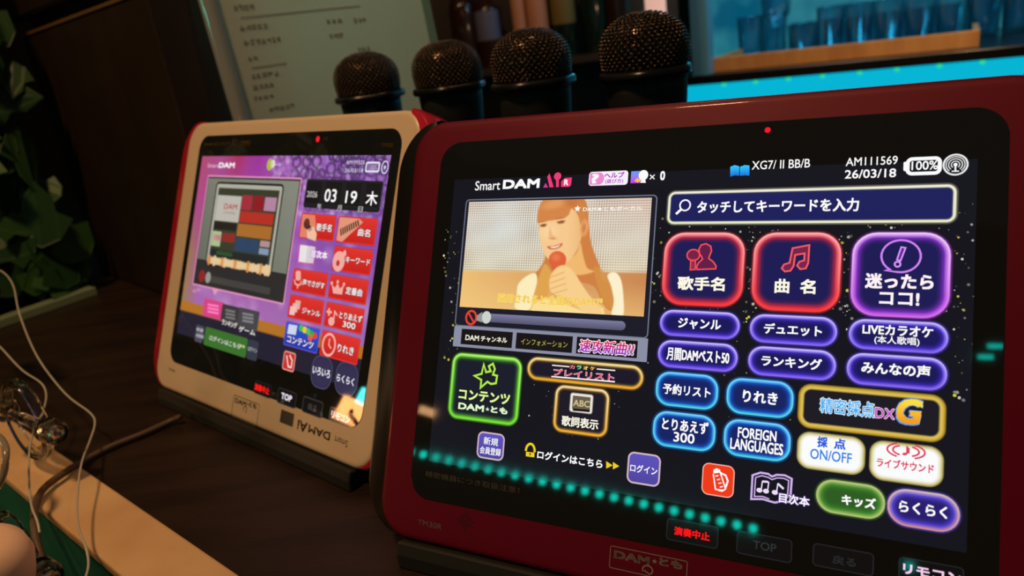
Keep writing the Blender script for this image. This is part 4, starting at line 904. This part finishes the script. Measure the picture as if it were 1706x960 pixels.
zmn = zm(340, 0, .2462); rr_ = random.Random(3); ink = MB()
def inkbox(a0, h0, a1, h1):
    ink.add([mp(a0, h0, .0007), mp(a1, h0, .0007), mp(a1, h1, .0007), mp(a0, h1, .0007)], [(0, 1, 2, 3)])
for x0, x1, y_, hgt in ((200, 345, 58, 40), (240, 425, 195, 36), (268, 520, 296, 40), (300, 350, 402, 30), (322, 500, 522, 34), (330, 480, 596, 30), (340, 470, 670, 26), (440, 600, 744, 30), (830, 912, 152, 34), (1010, 1090, 142, 34), (850, 940, 252, 36), (1040, 1130, 340, 30)):
    a0, h0 = sheet_at(zmn(x0, y_)); a1, _ = sheet_at(zmn(x1, y_ - (x1 - x0) * .05)); hh_ = hgt * .2462 * .7 / F
    x = a0
    while x < a1:                             # unreadable blurred words
        w_ = rr_.uniform(.003, .0055)
        for _ in range(3): 
            yy = h0 + rr_.uniform(-.4, .4) * hh_; inkbox(x, yy - .0007, x + w_ * rr_.uniform(.6, 1), yy + .0007)
        for _ in range(2):
            xx = x + rr_.uniform(0, w_); inkbox(xx - .0005, h0 - hh_ * .45, xx + .0005, h0 + hh_ * .45)
        x += w_ + .0012
for (xa, ya), (xb, yb) in (((245, 122), (1060, 70)), ((320, 462), (560, 446))):
    A_, B_ = sheet_at(zmn(xa, ya)), sheet_at(zmn(xb, yb)); inkbox(A_[0], A_[1] - .0008, B_[0], A_[1] + .0008)
mput(ink.build('print', 'ink'))

# ------------------------------------------------------------------ bar at the back: light panel, slab, tray, glasses
eb = ray((-1145, 480)); eb = np.array([eb[0], eb[1], 0]); eb /= np.linalg.norm(eb); eb = -eb                        # towards the right and the camera
nb = np.array([-eb[1], eb[0], 0]); nb = nb if nb[1] < 0 else -nb                                                  # towards the camera
B0 = at((1400, 121), 1.65)
def bar(p, off=0.0):
    d = ray(p); t = ((B0 - nb * off - CAMP) @ nb) / (d @ nb); return CAMP + d * t
def blen(P): return (P - B0) @ eb
def bbox_(name, l0, l1, o0, o1, z0, z1, m, parent=None, bevel=0, label=None):
    c = B0 + eb * (l0 + l1) / 2 - nb * (o0 + o1) / 2; c[2] = (z0 + z1) / 2
    return MB().box(c, (l1 - l0) / 2, (o1 - o0) / 2, (z1 - z0) / 2, eb, nb).build(name, m, parent, bevel=bevel, label=label)
zc = B0[2]; zs = zc + .0225
lL, lR = blen(bar((1120, 138))), blen(bar((1790, 92)))
br = empty('bar_counter', (0, 0, 0), 'back bar counter with a glowing cyan front and dark top slab', 'bar counter')
bbox_('light_panel', lL, lR, .004, .03, -.35, zc, mat('cyan_panel', (4, 30, 40), .3, emit=(2, 184, 216), estr=.95), br, label='glowing cyan front panel')
bbox_('top_slab', lL - .05, lR, -.004, .62, zc, zs, 'black', br, .002)
bbox_('bar_base', lL, lR, .03, .6, -1.0, zc, 'matte', br)
grn = mat('green_lamp', (10, 60, 40), .3, emit=(40, 205, 140), estr=1.1)
for px_ in ((1205, 134), (1258, 131), (1313, 127), (1370, 122), (1432, 118), (1494, 113), (1565, 108), (1637, 104)):
    P = bar(px_, -.002); P[2] = zc - .004
    o = MB().lathe([(.0052, -.004), (.0048, 0), (.003, .0025), (.0006, .0034)], 14, P, nb).build('indicator_lamp', grn, br, smooth=True, label='small green lamp under the slab edge')
a0, a1 = bar((1190, 110), .05), bar((1632, 66), .05)
zt = bar((1400, 74), .05)[2]
tr = empty('serving_tray', (0, 0, 0), 'long orange wooden tray lying on the back bar', 'tray')
l0, l1 = blen(a0), blen(a1)
bbox_('tray_front', l0, l1, .045, .057, zs, zt, 'plank', tr, .002)
bbox_('tray_bottom', l0, l1, .057, .30, zs, zs + .010, 'plank', tr)
bbox_('tray_side', l0, l0 + .012, .057, .30, zs + .010, zt, 'plank', tr); bbox_('tray_side', l1 - .012, l1, .057, .30, zs + .010, zt, 'plank', tr)
bk_m = mat('cyan_wall', (10, 40, 50), .4, emit=(0, 104, 132), estr=.9)
nt = bk_m.node_tree; tcn = nt.nodes.new('ShaderNodeTexCoord'); n_ = nt.nodes.new('ShaderNodeTexNoise'); n_.inputs['Scale'].default_value = 7; nt.links.new(tcn.outputs['Object'], n_.inputs['Vector'])
r_ = nt.nodes.new('ShaderNodeValToRGB'); r_.color_ramp.elements[0].position = .38; r_.color_ramp.elements[1].position = .66; r_.color_ramp.elements[0].color = (*lin((0, 84, 112)), 1); r_.color_ramp.elements[1].color = (*lin((52, 140, 150)), 1)
nt.links.new(n_.outputs['Fac'], r_.inputs['Fac']); nt.links.new(r_.outputs['Color'], nt.nodes['Principled BSDF'].inputs['Emission Color'])
o = bbox_('backlit_screen', blen(bar((1168, 60), .58)), lR + .5, .585, .60, zs, .95, bk_m); tag(o, 'cyan backlit screen standing behind the bar glasses', 'light screen')
def glass_mesh(kind):
    if kind == 0: pr = [(.030, 0), (.032, .002), (.036, .11), (.0368, .115), (.035, .115), (.031, .008), (.001, .007)]
    elif kind == 1: pr = [(.032, 0), (.032, .002), (.006, .006), (.0045, .07), (.012, .08), (.036, .11), (.040, .15), (.036, .19), (.0345, .19), (.038, .15), (.034, .112), (.006, .084), (.001, .082)]
    else: pr = [(.036, 0), (.038, .003), (.040, .075), (.0405, .08), (.038, .08), (.036, .010), (.001, .009)]
    g = MB().lathe(pr, 24); me = bpy.data.meshes.new('drinking_glass'); me.from_pydata(g.v, [], g.f); me.materials.append(M['thin_glass']); [setattr(p, 'use_smooth', True) for p in me.polygons]; return me
tg = bpy.data.materials.new('thin_glass'); tg.use_nodes = True; nt = tg.node_tree; nt.nodes.clear()
n_o = nt.nodes.new('ShaderNodeOutputMaterial'); n_m = nt.nodes.new('ShaderNodeMixShader'); n_t = nt.nodes.new('ShaderNodeBsdfTransparent'); n_g = nt.nodes.new('ShaderNodeBsdfGlossy'); n_l = nt.nodes.new('ShaderNodeLayerWeight')
n_t.inputs['Color'].default_value = (.72, .86, .92, 1); n_g.inputs['Roughness'].default_value = .06; n_l.inputs['Blend'].default_value = .22
nt.links.new(n_l.outputs['Facing'], n_m.inputs['Fac']); nt.links.new(n_t.outputs[0], n_m.inputs[1]); nt.links.new(n_g.outputs[0], n_m.inputs[2]); nt.links.new(n_m.outputs[0], n_o.inputs['Surface'])
M['thin_glass'] = tg
gm = [glass_mesh(i) for i in range(3)]; gr = random.Random(8)
kinds = ['tumbler', 'stemmed wine glass', 'low rocks glass']
k_ = 0
for off, n_g in ((.36, 11), (.47, 9)):
    for i in range(n_g):
        l_ = l0 + .02 + (lR - l0 + .04) * (i + .5 * (off > .4)) / n_g; kd = gr.choice((0, 0, 1, 2))
        P = B0 + eb * l_ - nb * off; P[2] = zs
        o = bpy.data.objects.new('drinking_glass', gm[kd]); COL.objects.link(o); o.location = P
        tag(o, 'clear %s in the %s row of glasses along the cyan back bar' % (kinds[kd], 'front' if off < .4 else 'rear'), 'glass', 'clear %ss in the %s row on the back bar' % (kinds[kd], 'front' if off < .4 else 'rear'))
P = bar((1172, 40), .02); o = bbox_('trim_1', blen(P) - .026, blen(P) + .014, .0, .05, zs, 1.1, mat('blue_grey_post', (96, 168, 206), .3)); struct(o)
P = at((1092, 10), 1.5)  # pale upright post; its lit look is put in as emission
tl = empty('glow_post', (P[0], P[1], 0), 'pale pink post above the biggest microphone, made to glow as if lit', 'lamp')
o = MB().lathe([(.021, .13), (.021, .6)], 24, (0, 0, 0)).build('tube', mat('pink_glow_post', (200, 170, 160), .4, emit=(214, 172, 160), estr=.85), tl, auto=.6); MB().lathe([(.04, .0), (.04, .012), (.012, .018), (.012, .115), (.023, .118), (.023, .132)], 24).build('post_foot', 'black', tl, auto=.6)
lamp('bar_tray_fill', tuple(bar((1640, 40), -.35) + np.array([0, 0, .25])), tuple(bar((1500, 80), .05)), .9, (1.0, .62, .34), .06)  # added warm light to brighten the wooden tray

# dark shelf with bottles in the middle
sh = empty('bottle_shelf', (0, 0, 0), 'dark wooden bottle shelf in the middle of the background', 'shelf')
S0, S1 = at((720, 60), 2.0), at((1150, 30), 2.0); sx = S1 - S0; sx[2] = 0; sl = np.linalg.norm(sx); sx /= sl; sn = np.array([sx[1], -sx[0], 0])
S0[2] = 0
def sbox(nm, a0, a1, d0, d1, z0, z1, m, par=sh): 
    c = S0 + sx * (a0 + a1) / 2 - sn * (d0 + d1) / 2; c[2] = (z0 + z1) / 2
    return MB().box(c, (a1 - a0) / 2, (d1 - d0) / 2, (z1 - z0) / 2, sx, sn).build(nm, m, par)
sbox('back_board', -.25, sl + .02, .22, .24, -1, 1.2, 'cabinet'); sbox('shelf_board', -.25, sl + .02, 0, .22, .13, .15, 'cabinet'); sbox('shelf_board', -.25, sl + .02, 0, .22, .56, .58, 'cabinet'); sbox('side_board', -.27, -.25, 0, .24, -1, 1.2, 'cabinet')
def bottle(a, d, r, h, gm_, lab, lm=None, lz=(.3, .62)):
    P = S0 + sx * a - sn * d; P[2] = .15
    t = empty('liquor_bottle', P, lab, 'bottle')
    MB().lathe([(r * .96, 0), (r, .004), (r, h * .62), (r * .8, h * .7), (r * .34, h * .78), (r * .32, h * .93)], 24).build('bottle_body', gm_, t, auto=.7)
    MB().lathe([(r * .38, h * .93), (r * .38, h), (r * .3, h * 1.005)], 20).build('cap', 'black', t, auto=.7)
    if lm: MB().lathe([(r * 1.01, h * lz[0]), (r * 1.015, h * lz[0] + .001), (r * 1.015, h * lz[1]), (r * 1.01, h * lz[1] + .001)], 24, cap0=False, cap1=False).build('bottle_label', lm, t, smooth=True)
tan_ = mat('tan_ceramic', (196, 136, 104), .4); brn = mat('brown_glass', (48, 26, 16), .12); drk = mat('dark_green_glass', (20, 34, 24), .12); blu = mat('blue_grey_label', (96, 100, 128), .6); yel = mat('ochre_label', (120, 104, 50), .6)
def sa(px_): d = ray((px_, 40)); d2 = d[:2]; A = np.array([[d2[0], -sx[0]], [d2[1], -sx[1]]]); t = np.linalg.solve(A, (S0 - sn * .08)[:2] - CAMP[:2]); return t[1]
for px_, r, h, gm_, lm, lab in ((772, .036, .27, brn, None, 'brown bottle nearest the menu sheet on the dark shelf'), (812, .034, .24, brn, blu, 'bottle with a grey blue label on the dark shelf'), (866, .020, .30, tan_, None, 'slim tan ceramic bottle above the third microphone'), (897, .030, .28, tan_, None, 'wide tan ceramic bottle above the third microphone'), (940, .034, .29, drk, yel, 'dark bottle with an ochre label on the dark shelf'), (990, .036, .27, drk, None, 'dark green bottle standing before the third and biggest microphones'), (1030, .034, .3, brn, None, 'brown bottle nearest the pale post on the dark shelf')):
    bottle(sa(px_), .08, r, h, gm_, lab, lm)
lamp('shelf_spot', tuple(S0 + sx * .25 + sn * .35 + np.array([0, 0, .62])), tuple(S0 + sx * .27 + np.array([0, 0, .3])), .12, (1.0, .6, .4), .05)

# ------------------------------------------------------------------ left side: dark cabinet, post, ivy and ledge
C0, C1 = at((35, 58), .90), at((236, -28), .632); zt_ = C0[2]; C0[2] = C1[2] = 0
cx = C1 - C0; cl = np.linalg.norm(cx); cx /= cl; cn = np.array([cx[1], -cx[0], 0]); cn = cn if cn @ (CAMP - C0) > 0 else -cn
cb = empty('wooden_partition', C0, 'tall dark brown wooden partition left of the white tablet', 'partition')
def cbox(nm, a0, a1, d0, d1, z0, z1, m, bevel=0, label=None):
    c = cx * (a0 + a1) / 2 - cn * (d0 + d1) / 2; c[2] = (z0 + z1) / 2
    o = MB().box(c, (a1 - a0) / 2, (d1 - d0) / 2, (z1 - z0) / 2, cx, cn).build(nm, m, cb, bevel=bevel, label=label); return o
cbox('lower_panel', 0, cl, 0, .05, .001, zt_ - .003, 'cabinet', .002)
cbox('edge_band', 0, cl, -.0012, .002, zt_ - .003, zt_, 'gloss', label='thin shiny strip along the top of the lower panel')
cbox('recess', .006, cl - .004, .014, .05, zt_, zt_ + .016, 'foam'); cbox('upper_panel', -.012, cl, -.004, .05, zt_ + .016, zt_ + .30, 'cabinet', .003)
P = at((296, 100), .80)
po = MB().box((0, 0, .5), .045, .04, .499, T2.r, T2.n).build('wall_post', mat('blue_black_post', (26, 27, 31), .6)); po.location = (P[0], P[1], 0.001); tag(po, 'dark square post between the brown partition and the menu sheet', 'post')
iv_r = random.Random(21)
G0, G1 = onz((0, 545)), onz((158, 490)); gx = G1 - G0; gl = np.linalg.norm(gx); gx /= gl; gn = np.array([gx[1], -gx[0], 0]); gn = gn if gn @ (CAMP - G0) > 0 else -gn
lg = MB().box((0, 0, .005), gl / 2 + .4, .009, .005, gx, gn).build('ledge_strip', mat('pale_green_strip', (120, 140, 112), .6), bevel=.001); lg.location = tuple(G1 - gx * (gl / 2 + .4)); tag(lg, 'narrow pale green ledge strip at the foot of the ivy', 'ledge')
wl = MB().box((0, 0, .55), gl / 2 + .4, .02, .549, gx, gn).build('ivy_wall', 'stone'); wl.location = tuple(G1 - gx * (gl / 2 + .4) - gn * .095 + np.array([0, 0, .001])); tag(wl, 'grey stone wall panel showing through the ivy', 'wall panel')
for lm, nm, lab in (('leafa', 'ivy_foliage', 'dark green ivy leaves covering the stone wall panel at the left edge'), ('leafb', 'ivy_foliage', 'lighter green ivy leaves scattered over the darker ones at the left edge')):
    mb = MB()
    for _ in range(420 if lm == 'leafa' else 160):
        c = G1 - gx * iv_r.uniform(.0, gl + .35) - gn * iv_r.uniform(.002, .036); c[2] = iv_r.uniform(.012, .75)
        s_ = iv_r.uniform(.018, .036); yaw = iv_r.uniform(-.7, .7); rol = iv_r.uniform(0, 6.28)
        n0 = gn * math.cos(yaw) + gx * math.sin(yaw) + np.array([0, 0, iv_r.uniform(-.2, .5)]); n0 /= np.linalg.norm(n0)
        a_ = np.cross(n0, (math.cos(rol), .2, math.sin(rol))); a_ /= np.linalg.norm(a_); b_ = np.cross(n0, a_)
        out = [(0, -1), (.55, -.75), (.95, -.1), (.5, .15), (.45, .6), (0, 1.15), (-.45, .6), (-.5, .15), (-.95, -.1), (-.55, -.75)]
        vs = [c + s_ * (a_ * u + b_ * v + n0 * -.18 * abs(u)) for u, v in out] + [c - n0 * .0006 + s_ * (a_ * u + b_ * v + n0 * -.18 * abs(u)) for u, v in out]
        mb.add(vs, [tuple(range(10)), tuple(range(19, 9, -1))] + [(i, (i + 1) % 10, 10 + (i + 1) % 10, 10 + i) for i in range(10)])
    o = mb.build(nm, lm); tag(o, lab, 'ivy', kind='stuff')
lamp('plant_lamp', (-1.35, .9, 1.05), (-1.05, 1.0, .3), .22, (.75, 1.0, .35), .1)

# ------------------------------------------------------------------ clear acrylic rings, cords and cable at the counter's edge
def ring_thing(pc, depth, R, lab, kr=.0078):
    """clear ring with an axle across it and a screw knob on either side"""
    C = at(pc, depth); N = W @ np.array([.565, -.275, .777]); N /= np.linalg.norm(N)
    ax = W @ np.array([.82, .115, -.56]); ax -= N * (ax @ N); ax /= np.linalg.norm(ax)
    root = empty('acrylic_ring', C, lab, 'acrylic ring')
    t = .0030
    MB().lathe([(R * .86, -t), (R * .97, -t), (R, -t * .7), (R, t * .7), (R * .97, t), (R * .86, t), (R * .84, t * .7), (R * .84, -t * .7), (R * .86, -t)], 72, (0, 0, 0), N, cap0=False, cap1=False).build('ring', 'acrylic', root, auto=.5)
    mb = MB(); pr = []; L = 2 * R
    for i in range(9): z = -.008 + .002 * i; pr += [(.0026, z), (.0036, z + .001)]
    mb.lathe([(.0026, -R * .8)] + pr + [(.0026, R * .8)], 20, (0, 0, 0), ax).build('axle', 'acrylic', root)
    for s_ in (-1, 1):
        kb = MB().lathe([(kr * .8, -.007), (kr, -.005), (kr, .004), (kr * .86, .006), (kr * .62, .0062), (kr * .6, .003), (.0005, .003)], 36, ax * (R + .006) * s_, ax * s_).build('knob', 'acrylic', root, auto=.5)
        MB().lathe([(kr * .55, -.004), (kr * .55, .0040), (kr * .45, .0052), (.0018, .0056), (.0016, .0040), (.0004, .0040)], 6, ax * (R + .006) * s_, ax * s_).build('screw', 'chrome', kb, label='metal screw head in the middle of the knob')
ring_thing((45, 700), .470, .0275, 'clear acrylic ring with metal screw knobs standing on the pale counter edge')
ring_thing((28, 926), .385, .0250, 'clear acrylic ring partly out of view below the pale counter edge')
ring_thing((-48, 478), .60, .0275, 'clear knob of an acrylic ring at the left edge beneath the ivy')
mb = MB().tube([at(p, d) for p, d in (((-60, 716), .42), ((-10, 724), .42), ((8, 742), .415), ((9, 768), .41), ((2, 800), .41), ((-30, 850), .41))], .0019, 14)
o = mb.build('clear_tube', mat('grey_clear_tube', (170, 160, 140), .15, trans=.4), smooth=True); tag(o, 'thick greyish clear tube looping in from the left edge', 'tube')
def cord(nm, pts, r, m, lab, cat):
    o = MB().tube([at(p, d) if d > 0 else onz(p, -d) for p, d in pts], r, 10).build(nm, m, smooth=True); tag(o, lab, cat)
cord('plastic_cord', [((-20, 446), .62), ((4, 453), .62), ((22, 476), .6), ((33, 525), .58), ((62, 594), .55), ((108, 655), .53), ((150, 688), .51), ((158, 706), .5), ((150, 734), .485), ((136, 772), .445), ((129, 826), .415), ((130, 875), .39), ((144, 915), .375), ((147, 945), .367), ((138, 975), .36)], .00062, 'cord', 'long thin white cord winding from the ivy down over the pale edge', 'cord')
cord('plastic_cord', [((-20, 560), .56), ((2, 580), .55), ((36, 616), .54), ((68, 638), .53), ((77, 658), .52), ((72, 684), .5), ((58, 712), .485), ((50, 745), .455), ((48, 790), .432), ((52, 840), .41), ((62, 868), .40), ((66, 888), .395)], .0006, 'cord', 'short thin white cord passing behind the standing acrylic ring', 'cord')
P0 = onz((300, 697), .006)
o = MB().tube([onz((300, 695), .006), onz((284, 702), .0035), onz((240, 722), .0032), onz((190, 742), .0032), onz((150, 762), .0034), onz((112, 785), .0075), onz((82, 806), .0078), onz((66, 824), .0075), at((59, 846), .436), at((57, 870), .424), at((61, 900), .416), at((70, 935), .408), at((80, 975), .40)], .0022, 12).build('power_cable', 'cable', smooth=True)
tag(o, 'brown power cable running from the white tablet over the counter edge', 'cable')
mb = MB(); c0 = at((-26, 950), .345)
pr = [(.001, .018), (.010, .0175), (.0165, .014), (.020, .007), (.0205, -.002), (.0205, -.05)]
o = mb.lathe(pr, 40, (0, 0, 0), (.35, .0, 1)).build('beige_cap', mat('beige_plastic', (246, 208, 172), .5), smooth=True); o.location = tuple(c0); tag(o, 'rounded beige plastic cap in the lower left corner', 'cap')

# ------------------------------------------------------------------ teal light strip on the wall behind the photographer, seen in the black glass
md = -q
def mirror_hit(p, D):
    d = ray(p); t = ((T1.o - CAMP) @ T1.n) / (d @ T1.n); Q = CAMP + d * t; r = d - 2 * T1.n * (d @ T1.n); r /= np.linalg.norm(r)
    return Q + r * ((D - (Q - E0) @ md) / (r @ md))
D = 1.5
A_, B_ = mirror_hit((684, 752), D), mirror_hit((1255, 880), D); st_ = (B_ - A_) / 24
ldir = st_ / np.linalg.norm(st_)
wf = MB().box((0, 0, 0), 2.2, .02, 1.3, e, q).build('wall_front', 'wall'); wf.location = tuple(E0 + md * (D + .09) + np.array([0, 0, .3])); struct(wf)
ls = empty('light_strip', A_, 'teal dotted light strip mirrored in the lower glass of the red tablet', 'light strip')
MB().box(ldir * np.linalg.norm(st_) * 11 + md * .009, np.linalg.norm(st_) * 18, .006, .008, ldir, md, np.cross(ldir, md)).build('strip_backing', 'black', ls)
tlm = mat('teal_lamp', (10, 60, 54), .4, emit=(0, 232, 206), estr=24)
for k in range(-4, 25):
    MB().lathe([(.0098, -.003), (.0094, 0), (.007, .0045), (.0035, .0062), (.0004, .0068)], 14, st_ * k + md * .003, -md).build('strip_lamp', tlm, ls, smooth=True)
def mirror_lamp(name, p, dist, power, sx, sy):
    d = ray(p); t = ((T1.o - CAMP) @ T1.n) / (d @ T1.n); Q = CAMP + d * t; r = d - 2 * T1.n * (d @ T1.n); r /= np.linalg.norm(r)
    lamp(name, tuple(Q + r * dist), tuple(Q), power, (0.0, 1.0, .8), sx, sy)
mirror_lamp('teal_wall_lamp', (1658, 577), 1.2, .006, .022, .008)
mirror_lamp('teal_wall_lamp', (1642, 595), 1.2, .006, .022, .008)
mirror_lamp('teal_wall_lamp', (1515, 943), 1.4, .006, .014, .014)
bpy.data.objects.remove(_fo)
